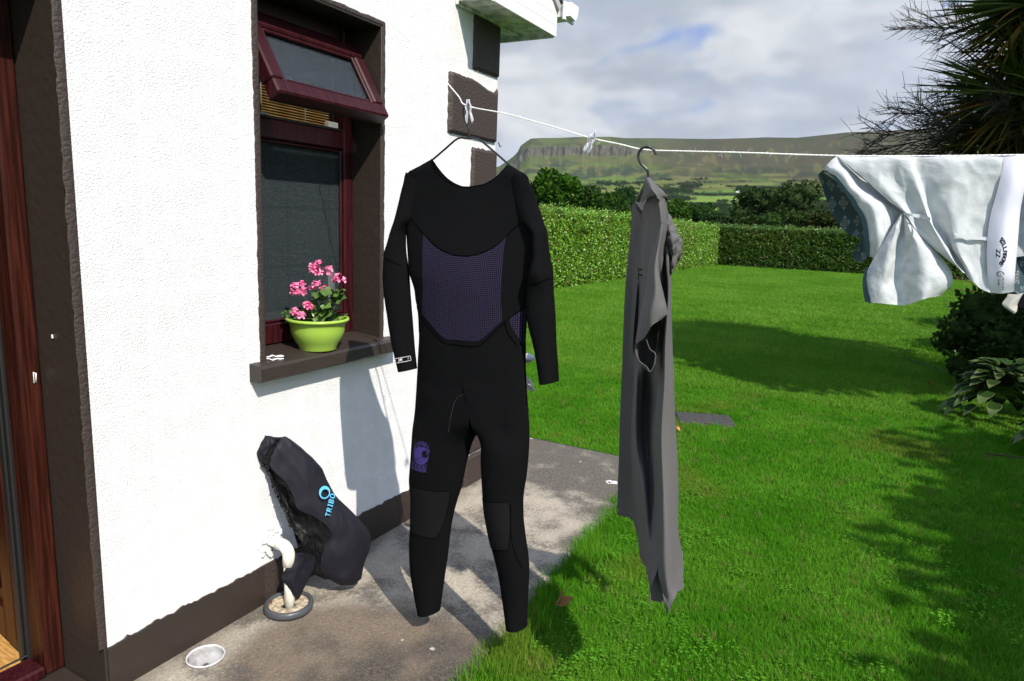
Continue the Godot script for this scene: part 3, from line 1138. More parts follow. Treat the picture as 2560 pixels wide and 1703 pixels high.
func window_and_blind() -> void:
	var m := mat("frosted_glass", lin(1, 1, 1, 0.66), 0.36, 0.3)
	m.transparency = BaseMaterial3D.TRANSPARENCY_ALPHA
	m.normal_enabled = true
	m.normal_texture = noise_tex(512, 0.10, 2, 71, true, 6.0)
	m.albedo_texture = noise_tex(1024, 0.055, 2, 72, false, 1.0, ramp2(lin(0.018, 0.027, 0.031), lin(0.22, 0.26, 0.27), 0.54, 0.90))  # pale specks in the colour stand for sun glints on the glass
	m.normal_scale = 1.2
	triplanar(m, 4.0)
	var win := group_part("window", Vector3(-2.265, 1.03, -2.18), home)
	win.set_meta("label", "mahogany window with frosted panes, its top sash propped open")
	var o := -win.position
	var fr := func(called: String, a: Vector3, b: Vector3) -> void: part(called, box_mesh(a + o, b + o, 0.006), mats.mahogany, win)
	fr.call("jamb", Vector3(-2.33, 1.03, -1.839), Vector3(-2.262, 2.413, -1.90))
	fr.call("jamb", Vector3(-2.33, 1.03, -2.521), Vector3(-2.262, 2.413, -2.46))
	fr.call("head", Vector3(-2.33, 2.35, -1.901), Vector3(-2.262, 2.413, -2.459))
	fr.call("bottom_rail", Vector3(-2.33, 1.036, -1.901), Vector3(-2.262, 1.125, -2.459))
	fr.call("transom", Vector3(-2.33, 1.885, -1.901), Vector3(-2.262, 1.965, -2.459))
	# glazing beads round the lower pane
	fr.call("bead", Vector3(-2.284, 1.126, -1.901), Vector3(-2.272, 1.884, -1.916))
	fr.call("bead", Vector3(-2.284, 1.126, -2.459), Vector3(-2.272, 1.884, -2.444))
	fr.call("bead", Vector3(-2.284, 1.87, -1.917), Vector3(-2.272, 1.884, -2.443))
	fr.call("bead", Vector3(-2.284, 1.126, -1.917), Vector3(-2.272, 1.140, -2.443))
	part("pane", box_mesh(Vector3(-2.294, 1.128, -1.903) + o, Vector3(-2.288, 1.882, -2.457) + o), m, win)
	part("seal", box_mesh(Vector3(-2.268, 1.9655, -1.905) + o, Vector3(-2.262, 1.975, -2.455) + o), mats.black_rubber, win)
	# top sash, hung from its head and pushed out at the bottom
	var sash := Transform3D.IDENTITY
	var ang := deg_to_rad(31.0)
	var down := Vector3(sin(ang), -cos(ang), 0)
	var out := Vector3(cos(ang), sin(ang), 0)
	sash = Transform3D(Basis(out, -down, out.cross(-down)), Vector3(-2.243, 2.325, -2.185) + o)
	var L := 0.362
	var z := 0.318
	var sp := func(called: String, a: Vector3, b: Vector3, mm: Material, r: float) -> void: part(called, box_mesh(a, b, r), mm, win).transform = sash
	sp.call("sash_rail", Vector3(-0.032, -L, -z), Vector3(0.03, -L + 0.062, z), mats.mahogany, 0.007)
	sp.call("sash_rail", Vector3(-0.032, -0.062, -z), Vector3(0.03, 0, z), mats.mahogany, 0.007)
	sp.call("sash_stile", Vector3(-0.032, -L + 0.0625, -z), Vector3(0.0295, -0.0625, -z + 0.06), mats.mahogany, 0.007)
	sp.call("sash_stile", Vector3(-0.032, -L + 0.0625, z - 0.06), Vector3(0.0295, -0.0625, z), mats.mahogany, 0.007)
	for s in [-1.0, 1.0]:
		sp.call("sash_bead", Vector3(0.006, -L + 0.063, s * (z - 0.0605)), Vector3(0.022, -0.063, s * (z - 0.074)), mats.mahogany, 0.004)
	sp.call("sash_bead", Vector3(0.006, -L + 0.063, -z + 0.075), Vector3(0.022, -L + 0.077, z - 0.075), mats.mahogany, 0.004)
	sp.call("sash_bead", Vector3(0.006, -0.077, -z + 0.075), Vector3(0.022, -0.063, z - 0.075), mats.mahogany, 0.004)
	var m2: StandardMaterial3D = m.duplicate()
	m2.albedo_color = Color(1, 1, 1, 0.5)
	m2.albedo_texture = noise_tex(1024, 0.055, 2, 73, false, 1.0, ramp2(lin(0.030, 0.042, 0.055), lin(0.20, 0.23, 0.25), 0.60, 0.92))  # sky reflection and glints painted in as a bluish, speckled colour
	m2.roughness = 0.2
	m2.metallic_specular = 0.55
	sp.call("sash_pane", Vector3(-0.004, -L + 0.064, -z + 0.062), Vector3(0.002, -0.064, z - 0.062), m2, 0.0)
	sp.call("sash_seal", Vector3(-0.038, -L + 0.004, -z + 0.01), Vector3(-0.0325, -L + 0.012, z - 0.01), mats.black_rubber, 0.0)
	# friction stays and the casement stay
	for s in [-1.0, 1.0]:
		var st := st_new()
		var zz: float = -2.18 + s * 0.285
		tube(st, PackedVector3Array([Vector3(-2.262, 2.05, zz) + o, Vector3(-2.17, 2.13, zz) + o]), 0.004, 0.004, 6)
		part("stay", done(st), mats.steel, win)
	part("catch", box_mesh(Vector3(-2.30, 1.966, -2.37) + o, Vector3(-2.268, 2.0, -2.43) + o, 0.004), mats.plastic_white_blind, win)
	part("catch", box_mesh(Vector3(-2.30, 1.966, -1.96) + o, Vector3(-2.268, 1.985, -2.03) + o, 0.003), mats.plastic_white_blind, win)
	# slatted blind gathered up inside
	var b := thing("wooden_blind", "raised golden wooden slat blind glimpsed under the open window sash", "blind", Vector3(-2.352, 1.975, -2.16))
	for k in 15:
		var y := 0.011 * k
		part("slat", box_mesh(Vector3(-0.026, y, -0.27), Vector3(0.026, y + 0.0045, 0.255), 0.001), mats.bamboo, b)
	for s in [-0.12, 0.12]:
		var st := st_new()
		tube(st, PackedVector3Array([Vector3(0.029, -0.01, s), Vector3(0.03, 0.17, s)]), 0.0018, 0.0018, 5)
		part("cord", done(st), mats.cotton_rope, b)
	# what stands on the inner sill shows dimly through the frosted pane
	st_item("pale_jar", "pale jar standing behind the frosted pane at its right edge", Vector3(-2.338, 1.13, -2.405), [[0.0, 0.0], [0.048, 0.0], [0.05, 0.02], [0.05, 0.19], [0.04, 0.21], [0.0, 0.22]], lin(0.7, 0.74, 0.74))
	st_item("blue_tub", "blue tub standing behind the frosted pane beside the flowers", Vector3(-2.335, 1.13, -2.325), [[0.0, 0.0], [0.03, 0.0], [0.034, 0.09], [0.03, 0.1], [0.0, 0.1]], lin(0.06, 0.25, 0.5))
	st_item("white_tub", "small white tub behind the frosted pane at its left edge", Vector3(-2.335, 1.13, -1.965), [[0.0, 0.0], [0.03, 0.0], [0.034, 0.11], [0.03, 0.12], [0.0, 0.12]], lin(0.75, 0.75, 0.75))
	part("inner_sill", box_mesh(Vector3(-2.52, 1.10, -1.84), Vector3(-2.335, 1.128, -2.52), 0.003), mats.white_plastic, home)

func st_item(called: String, label: String, at: Vector3, prof: Array, c: Color) -> void:
	var o := solo(called, lathe(prof, 20), mat(called, c, 0.4), label, called.get_slice("_", 1))
	o.position = at

func door() -> void:
	# brown reveal, threshold
	part("door_reveal", box_mesh(Vector3(-2.405, -0.02, -1.158), Vector3(WALL + 0.003, 2.31, -1.146), 0.003), mats.brown_smooth, home)
	part("door_reveal", box_mesh(Vector3(-2.40, 2.29, -1.145), Vector3(WALL + 0.003, 2.31, -0.115), 0.003), mats.brown_smooth, home)
	part("door_step", box_mesh(Vector3(-2.40, -0.08, -1.145), Vector3(-2.108, 0.012, -0.13), 0.006), mats.brown_smooth, home)
	var d := group_part("door_frame", Vector3(-2.36, 0, -1.1), home)
	var o := -d.position
	var dp := func(called: String, a: Vector3, b: Vector3, m: Material, r: float, par: Node3D) -> void: part(called, box_mesh(a + o, b + o, r), m, par)
	dp.call("frame_post", Vector3(-2.43, 0.014, -1.145), Vector3(-2.335, 2.285, -1.082), mats.mahogany_lighter, 0.008, d)
	dp.call("frame_post", Vector3(-2.43, 2.22, -1.081), Vector3(-2.335, 2.285, -0.19), mats.mahogany_lighter, 0.008, d)
	dp.call("frame_post", Vector3(-2.43, 0.014, -0.189), Vector3(-2.335, 2.285, -0.125), mats.mahogany_lighter, 0.008, d)
	dp.call("threshold", Vector3(-2.43, 0.0125, -1.081), Vector3(-2.33, 0.055, -0.19), mats.mahogany, 0.008, d)
	dp.call("gasket", Vector3(-2.49, 0.03, -1.13), Vector3(-2.4305, 2.25, -1.075), mats.black_rubber, 0.004, d)
	dp.call("gasket", Vector3(-2.475, 0.03, -1.0745), Vector3(-2.445, 2.25, -1.066), mats.black_rubber, 0.003, d)
	dp.call("gasket", Vector3(-2.432, 0.056, -1.075), Vector3(-2.44, 0.062, -0.19), mats.black_rubber, 0.002, d)
	# small bent white mark on the frame
	var st := st_new()
	tube(st, PackedVector3Array([Vector3(-2.334, 1.03, -1.125) + o, Vector3(-2.33, 1.06, -1.125) + o, Vector3(-2.334, 1.065, -1.12) + o, Vector3(-2.331, 1.03, -1.118) + o]), 0.0022, 0.0022, 5)
	part("white_mark", done(st), mats.white_plastic, d)
	# the leaf, swung back into the room: it lies nearly square to the wall
	var leaf_ := group_part("door", Vector3(-2.50, 0.05, -1.075), home)
	leaf_.rotation.y = deg_to_rad(-7.0)
	var lp := func(called: String, a: Vector3, b: Vector3, m: Material, r: float) -> void: part(called, box_mesh(a, b, r), m, leaf_)
	lp.call("stile", Vector3(-0.10, 0, -0.045), Vector3(0, 2.15, 0), mats.mahogany_lighter, 0.006)
	lp.call("stile", Vector3(-0.82, 0, -0.045), Vector3(-0.72, 2.15, 0), mats.mahogany_lighter, 0.006)
	for y in [0.0, 0.92, 2.02]:
		lp.call("rail", Vector3(-0.7195, y, -0.0445), Vector3(-0.1005, y + 0.13, -0.0005), mats.mahogany_lighter, 0.006)
	for y in [[0.1305, 0.9195], [1.0505, 2.0195]]:
		lp.call("panel", Vector3(-0.7195, y[0], -0.035), Vector3(-0.1005, y[1], -0.012), mats.mahogany, 0.0)
		lp.call("moulding", Vector3(-0.68, y[0] + 0.05, -0.0115), Vector3(-0.14, y[1] - 0.05, -0.003), mats.mahogany_lighter, 0.008)
	lp.call("weather_bar", Vector3(-0.001, 0.0, -0.045), Vector3(0.03, 0.05, 0.002), mats.black_rubber, 0.004)
	# laminate floor inside
	for k in 10:
		var zz := 0.3 - k * 0.19
		for i in 2:
			var xx := -2.4405 - i * 1.0 - (0.0 if k % 2 == 0 else 0.4)
			part("floor_plank", box_mesh(Vector3(maxf(xx - 0.998, -4.49), 0.0, zz), Vector3(xx if i > 0 or k % 2 == 0 else -2.4405, 0.022, zz - 0.1885), 0.0015), mats.laminate, home)

# ------------------------------------------------------------------ hedges and trees
func sprig_mesh(seed_: int, n: int, size: float, spread: float) -> ArrayMesh:
	var local := RandomNumberGenerator.new()
	local.seed = seed_
	var st := st_new()
	for k in n:
		var d := Vector3(local.randf_range(-1, 1), local.randf_range(-1, 1), local.randf_range(0.1, 1)).normalized()
		var at := Vector3(local.randf_range(-1, 1), local.randf_range(-1, 1), local.randf_range(-0.5, 0.7)) * spread
		leaf(st, aim(at, d, local.randf_range(-0.9, 0.9)), size * local.randf_range(0.7, 1.2), size * 0.55, size * 0.25, 2)
	return done(st)

func hedge(label: String, a: Vector3, b: Vector3, thick: float, h0: float, h1: float, count: int, side: Vector3, tone: Color) -> void:
	var t := thing("hedge", label, "hedge", a)
	var along := (b - a).normalized()
	var st := st_new()
	st.set_smooth_group(-1)
	var n := 24
	var L := a.distance_to(b)
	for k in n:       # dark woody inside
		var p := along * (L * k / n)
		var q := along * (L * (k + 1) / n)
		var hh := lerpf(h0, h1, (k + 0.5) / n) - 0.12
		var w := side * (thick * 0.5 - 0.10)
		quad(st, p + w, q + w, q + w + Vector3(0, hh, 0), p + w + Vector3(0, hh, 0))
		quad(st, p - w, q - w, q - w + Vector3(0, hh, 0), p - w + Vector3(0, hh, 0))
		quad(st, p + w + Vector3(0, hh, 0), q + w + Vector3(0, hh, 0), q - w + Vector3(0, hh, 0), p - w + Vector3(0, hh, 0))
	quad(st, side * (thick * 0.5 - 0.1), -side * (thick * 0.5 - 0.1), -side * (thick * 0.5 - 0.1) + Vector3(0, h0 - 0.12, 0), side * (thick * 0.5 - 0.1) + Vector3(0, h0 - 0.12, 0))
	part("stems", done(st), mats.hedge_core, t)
	var list: Array[Transform3D] = []
	var tint := PackedColorArray()
	var area_top := thick
	var area_side := (h0 + h1) * 0.5
	for k in count:
		var s := rng.randf()
		var f := (int(s * 1000000) % 1000) / 1000.0
		f = rng.randf()
		var hh := lerpf(h0, h1, f) + 0.05 * noise.get_noise_1d(f * L * 6.0 + h0 * 40.0)
		var pick := rng.randf() * (area_top + area_side * 1.25)
		var p: Vector3
		var d: Vector3
		if pick < area_top:
			p = along * (f * L) + side * rng.randf_range(-0.5, 0.5) * thick + Vector3(0, hh + rng.randf_range(-0.06, 0.05), 0)
			d = Vector3.UP
			if rng.randf() < 0.06:
				p.y += rng.randf_range(0.03, 0.17)
		else:
			var s2 := 1.0 if pick < area_top + area_side else -1.0
			var y := hh * rng.randf()
			var bulge := 0.05 * noise.get_noise_2d(f * L * 9.0, y * 12.0) - 0.05 * smoothstep(0.8, 1.0, y / hh)
			p = along * (f * L) + side * s2 * (thick * 0.5 + bulge + rng.randf_range(-0.08, 0.03)) + Vector3(0, y, 0)
			d = side * s2
			if y < 0.25 and rng.randf() < 0.35:
				continue
		d = (d + rand_dir() * 0.75).normalized()
		var ax := d.cross(rand_dir()).normalized()
		var basis := Basis(ax, d.cross(ax), d)
		list.append(Transform3D(basis.scaled(Vector3.ONE * rng.randf_range(0.8, 1.25)), p))
		var v := rng.randf_range(0.65, 1.3)
		var c := tone * v
		c = c.lerp(Color(0.16, 0.20, 0.03), maxf(0.0, noise.get_noise_2d(f * L * 4.0, p.y * 6.0)) * 0.5)
		if rng.randf() < 0.015:
			c = Color(0.20, 0.08, 0.03)
		tint.append(c)
	multi("leaves", sprig_mesh(7, 6, 0.062, 0.055), mats.leaf_hedge, list, tint, t)

func crown_list(seed_: int, lobes: int, per: int, size: Vector3, leafy: float) -> ArrayMesh:
	var local := RandomNumberGenerator.new()
	local.seed = seed_
	var st := st_new()
	st.set_color(Color.WHITE)
	var rd := func() -> Vector3:
		var z := local.randf_range(-1, 1)
		var a := local.randf() * TAU
		return Vector3(cos(a) * sqrt(1 - z * z), z, sin(a) * sqrt(1 - z * z))
	for k in lobes:
		var d: Vector3 = rd.call()
		var c := d * size * local.randf_range(0.45, 0.80)
		if local.randf() < 0.2:
			c *= 0.4
		var r := minf(size.x, size.y) * local.randf_range(0.22, 0.42)
		for j in 5:      # dense inner twigs and leaves of the lobe
			for i in 8:
				var q: Array[Vector3] = []
				for o: Array in [[0, 0], [1, 0], [1, 1], [0, 1]]:
					var al: float = TAU * (i + o[0]) / 8.0
					var be: float = PI * (j + o[1]) / 5.0
					var dd := Vector3(sin(be) * cos(al), cos(be), sin(be) * sin(al))
					q.append(c + dd * r * (0.70 + 0.12 * noise.get_noise_3dv(dd * 14.0 + c * 30.0)) * Vector3(1.1, 0.85, 1.1))
				quad(st, q[0], q[1], q[2], q[3])
		for i in per:
			var e: Vector3 = rd.call()
			if e.y < -0.5 and local.randf() < 0.6:
				continue
			var p: Vector3 = c + e * r * local.randf_range(0.72, 1.06) * Vector3(1.1, 0.85, 1.1)
			leaf(st, aim(p, e + rd.call() * 0.9, local.randf() * TAU), leafy * local.randf_range(0.8, 1.4), leafy * 0.95, leafy * 0.2, 2)
	return done(st)

func tree(label: String, az: float, r: float, top: float, half: float, crown: ArrayMesh, tone: Color, squash := 1.0) -> void:
	var at := Vector3(sin(deg_to_rad(az)) * r, 0, -cos(deg_to_rad(az)) * r)
	at.y = land(r, az)
	var h := 1.6 + r * tan(deg_to_rad(top)) - at.y
	var w := r * tan(deg_to_rad(half))
	var t := thing("tree", label, "tree", at, "trees beyond the hedge")
	var st := st_new()
	tube(st, PackedVector3Array([Vector3.ZERO, Vector3(0.1, h * 0.3, 0), Vector3(-0.1, h * 0.62, 0.1)]), h * 0.035, h * 0.015, 7)
	for k in 5:
		var a := TAU * k / 5.0 + az
		tube(st, PackedVector3Array([Vector3(0.05, h * (0.28 + 0.05 * k), 0), Vector3(cos(a) * w * 0.35, h * (0.45 + 0.06 * k), sin(a) * w * 0.35), Vector3(cos(a) * w * 0.62, h * (0.58 + 0.05 * k), sin(a) * w * 0.62)]), h * 0.014, h * 0.005, 5)
	part("trunk", done(st), mats.bark, t)
	var m: StandardMaterial3D = mats.leaf_tree.duplicate()
	m.albedo_color = lin(tone.r, tone.g, tone.b)
	var o := part("crown", crown, m, t)
	var hh := h * 0.46 * squash
	o.position = Vector3(0, h - hh * 0.98, 0)
	o.scale = Vector3(w * 1.12, hh * 1.06, w * 1.12)
	o.rotation.y = az * 3.0

func hedges_and_trees() -> void:
	hedge("clipped green side hedge running away beyond the wetsuit, sunlit on its lawn side", Vector3(-7.75, -0.05, -10.5), Vector3(-7.35, -0.05, -31.6), 1.3, 1.93, 1.62, 30000, Vector3(1, 0, 0), Color(0.120, 0.255, 0.016))
	hedge("darker clipped hedge crossing the far end of the lawn behind the robe and shorts", Vector3(-7.0, -0.05, -31.4), Vector3(9.0, -0.05, -32.6), 1.4, 1.66, 1.66, 21000, Vector3(0, 0, 1), Color(0.056, 0.130, 0.012))
	var c1 := crown_list(11, 26, 230, Vector3.ONE, 0.115)
	var c2 := crown_list(12, 34, 150, Vector3(1, 1, 1), 0.10)
	var c3 := crown_list(13, 20, 240, Vector3(1, 1.05, 1), 0.10)
	tree("broad sunlit round-headed tree nearest the wetsuit's right shoulder", -25.75, 92.0, 4.1, 2.3, c1, Color(0.030, 0.078, 0.008))
	tree("dark round tree second from the left beyond the hedge", -22.2, 98.0, 3.75, 1.85, c3, Color(0.024, 0.058, 0.009))
	tree("small dark pointed conifer-like tree between the round tree and the robe", -19.95, 130.0, 3.0, 1.0, c2, Color(0.018, 0.042, 0.014), 1.1)
	tree("low bushy tree in front of the conifer-like tree left of the robe", -20.3, 84.0, 1.5, 1.5, c1, Color(0.030, 0.062, 0.012))
	tree("mid green leafy tree immediately right of the robe's hood", -15.95, 100.0, 2.1, 1.4, c1, Color(0.034, 0.078, 0.012))
	tree("rounded dark tree right of the leafy tree beside the robe", -14.3, 104.0, 2.45, 1.4, c3, Color(0.022, 0.052, 0.012))
	tree("low dark scrubby tree at the left foot of the tall feathery trees", -12.2, 90.0, 1.15, 1.6, c2, Color(0.022, 0.043, 0.013))
	tree("tall feathery tree, left one of the group left of the shorts", -9.6, 118.0, 3.2, 1.9, c2, Color(0.026, 0.046, 0.014), 1.05)
	tree("tallest feathery tree in the group left of the shorts", -6.9, 112.0, 3.6, 1.9, c2, Color(0.028, 0.047, 0.015), 1.1)
	tree("bushy tree in front between the two feathery trees", -8.2, 88.0, 1.9, 2.0, c3, Color(0.028, 0.053, 0.013))
	tree("brownish bushy tree at the right end of the group beside the shorts", -4.6, 90.0, 1.5, 1.8, c1, Color(0.036, 0.050, 0.014))
	tree("dark tree half hidden behind the hanging shorts", -1.6, 96.0, 1.7, 2.2, c3, Color(0.024, 0.045, 0.012))
	tree("dark tree behind the shorts and the cordyline leaves", 2.6, 92.0, 2.2, 2.4, c1, Color(0.024, 0.045, 0.012))
	tree("small tree peeping behind the house corner left of the wetsuit's neck", -31.0, 88.0, 2.1, 1.7, c1, Color(0.030, 0.06, 0.012))

# ------------------------------------------------------------------ line, pegs
func line_and_pegs() -> void:
	var p := mm2(LINE, -2.0)
	var path := PackedVector3Array([Vector3(-2.09, 2.69, -2.0)])
	path.append_array(p)
	path.append_array(PackedVector3Array([Vector3(0.9, 1.80, -2.0), Vector3(1.8, 1.83, -2.0), Vector3(3.1, 1.90, -2.0)]))
	var c := even(path, 1500)
	var st := st_new()
	for s in 3:        # three twisted strands
		var q := PackedVector3Array()
		for i in c.size():
			var a := i * 0.62 + TAU * s / 3.0
			q.append(c[i] + Vector3(0, sin(a), cos(a)) * 0.00105)
		tube(st, q, 0.00125, 0.00125, 5)
	for k in 90:       # loose fibres
		var i := rng.randi_range(330, 1250)
		var d := Vector3(rng.randf_range(-1, 1), rng.randf_range(-0.9, 0.9), rng.randf_range(-0.5, 0.5)).normalized()
		tube(st, PackedVector3Array([c[i], c[i] + d * 0.008, c[i] + d * 0.015 + Vector3(rng.randf_range(-0.006, 0.006), -0.002, 0)]), 0.0004, 0.00015, 3, false)
	solo("clothesline", done(st), mats.cotton_rope, "white twisted rope clothesline stretched from the house wall to the right", "clothesline")
	var post := thing("line_post", "grey steel post that holds the far end of the clothesline", "post", Vector3(3.1, 0, -2.0))
	part("pole", tube_mesh(PackedVector3Array([Vector3(0, -0.05, 0), Vector3(0, 1.97, 0)]), 0.025, 0.025, 12), mats.steel, post)
	peg("clear plastic peg holding the wetsuit hanger's hook to the line", Vector3(-1.287, 1.985, -1.988), Vector3(-1.277, 1.909, -1.985), 0.30, 14.0)
	peg("clear plastic peg clipped alone on the line between wetsuit and robe", Vector3(-0.829, 1.875, -1.988), Vector3(-0.853, 1.808, -1.985), 0.9, 6.0)

var peg0: Node3D

# a sprung peg from its jaw end to its handle end; open = how far the handles spread
func peg(label: String, a: Vector3, b: Vector3, turn: float, open: float, m: Material = null, broad := 1.0) -> Node3D:
	var t := thing("clothes_peg", label, "clothes peg", a, "plastic clothes pegs")
	var L := a.distance_to(b)
	var y := (a - b).normalized()
	var x := y.cross(Vector3.BACK.rotated(Vector3.UP, turn)).normalized()
	t.basis = Basis(x, y, x.cross(y)).rotated(y, 0.0)
	for s in [-1.0, 1.0]:
		var g: Array[PackedVector3Array] = []
		var n := 16
		for j in n + 1:
			var f := float(j) / n
			var w := broad * L * (0.10 + 0.035 * sin(PI * f)) * sqrt(clampf(1.0 - pow(absf(f * 2.0 - 1.0), 5.0), 0.02, 1.0))
			var off: float = s * (0.0012 + tan(deg_to_rad(open)) * maxf(0.0, f - 0.42) * L * 0.55 + 0.006 * exp(-pow((f - 0.34) / 0.13, 2.0)))
			var row := PackedVector3Array()
			for k in 10:
				var an := TAU * k / 10.0
				row.append(Vector3(off + cos(an) * 0.0024 + s * 0.0022, -f * L, sin(an) * w))
			g.append(row)
		part("arm", grid_mesh(g, true), m if m else mats.clear_plastic, t)
		var st := st_new()      # rim round the hollow of the handle
		var ring := PackedVector3Array()
		for k in 19:
			var an := TAU * k / 18.0
			var f := 0.76 + 0.17 * cos(an)
			ring.append(Vector3(s * (0.007 + tan(deg_to_rad(open)) * maxf(0.0, f - 0.42) * L * 0.55), -f * L, sin(an) * L * 0.085))
		tube(st, ring, 0.0009, 0.0009, 5, false)
		part("rim", done(st), mats.white_plastic, t)
	var st := st_new()
	var coil := PackedVector3Array()
	for k in 40:
		var an := k * 0.75
		coil.append(Vector3(cos(an) * 0.0042, -0.36 * L + sin(an) * 0.0042, (k - 20) * 0.00025))
	tube(st, coil, 0.0006, 0.0006, 5)
	part("spring", done(st), mats.steel, t)
	return t

# ------------------------------------------------------------------ wetsuit
var suit: Node3D
var tl: PackedVector3Array
var tr: PackedVector3Array

func x_at(c: PackedVector3Array, y: float) -> float:
	for i in c.size() - 1:
		if y <= c[i].y and y >= c[i + 1].y:
			return lerpf(c[i].x, c[i + 1].x, (c[i].y - y) / maxf(c[i].y - c[i + 1].y, 1e-5))
	return c[0].x if y > c[0].y else c[-1].x

func bulge(l: PackedVector3Array, r: PackedVector3Array, p: Vector3, thick: float) -> float:
	var a := x_at(l, p.y)
	var b := x_at(r, p.y)
	var q := clampf((2.0 * p.x - a - b) / maxf(b - a, 1e-4), -1, 1)
	return thick * pow(maxf(0.0, 1.0 - q * q), 0.55)

func torso_z(p: Vector3) -> float:
	var t := lerpf(0.075, 0.022, smoothstep(1.35, 1.74, p.y))
	return bulge(tl, tr, p, t) + 0.004 * noise.get_noise_2d(p.x * 50.0, p.y * 22.0)

# Coons surface between four edge curves; height over the suit's plane by a function
func coons(l: PackedVector3Array, r: PackedVector3Array, top: PackedVector3Array, bottom: PackedVector3Array, nu: int, nv: int, z: Callable, lift: float, cosine := false) -> Array[PackedVector3Array]:
	var L := even(l, nv)
	var R := even(r, nv)
	var A := even(top, 60)
	var B := even(bottom, 60)
	var g: Array[PackedVector3Array] = []
	for j in nv + 1:
		var t := float(j) / nv
		var row := PackedVector3Array()
		for i in nu + 1:
			var s := float(i) / nu
			if cosine:
				s = 0.5 - 0.5 * cos(PI * s)
			var a := A[int(s * 60)].lerp(A[mini(int(s * 60) + 1, 60)], s * 60 - int(s * 60))
			var b := B[int(s * 60)].lerp(B[mini(int(s * 60) + 1, 60)], s * 60 - int(s * 60))
			var p := L[j].lerp(R[j], s) + (a - A[0].lerp(A[60], s)) * pow(1.0 - t, 3.0) + (b - B[0].lerp(B[60], s)) * pow(t, 3.0)
			p.z = -2.0 + z.call(p) + lift
			row.append(p)
		g.append(row)
	return g

# front and back skins of a hollow piece of the suit
func hollow(called: String, l: PackedVector3Array, r: PackedVector3Array, top: PackedVector3Array, bottom: PackedVector3Array, nu: int, nv: int, z: Callable, z0 := 0.0) -> void:
	var f := coons(l, r, top, bottom, nu, nv, z, z0, true)
	var g: Array[PackedVector3Array] = []
	for row in f:
		var ring := row.duplicate()
		for i in range(row.size() - 2, 0, -1):
			var p := row[i]
			p.z = -2.0 + z0 - 0.8 * (p.z + 2.0 - z0)
			ring.append(p)
		g.append(ring)
	part(called, grid_mesh(g, true), mats.neoprene, suit)

func ends(l: PackedVector3Array, r: PackedVector3Array, last := false) -> PackedVector3Array:
	var a := l[-1] if last else l[0]
	var b := r[-1] if last else r[0]
	var out := PackedVector3Array()
	for i in 9:
		var p := a.lerp(b, i / 8.0)
		out.append(p)
	return out

func seam(p: PackedVector3Array, z: Callable, r := 0.0016, lift := 0.0) -> void:
	var q := PackedVector3Array()
	for v in even(p, 40):
		v.z = -2.0 + z.call(v) + lift
		q.append(v)
	part("seam", tube_mesh(q, r, r, 6), mats.neoprene_seam, suit)

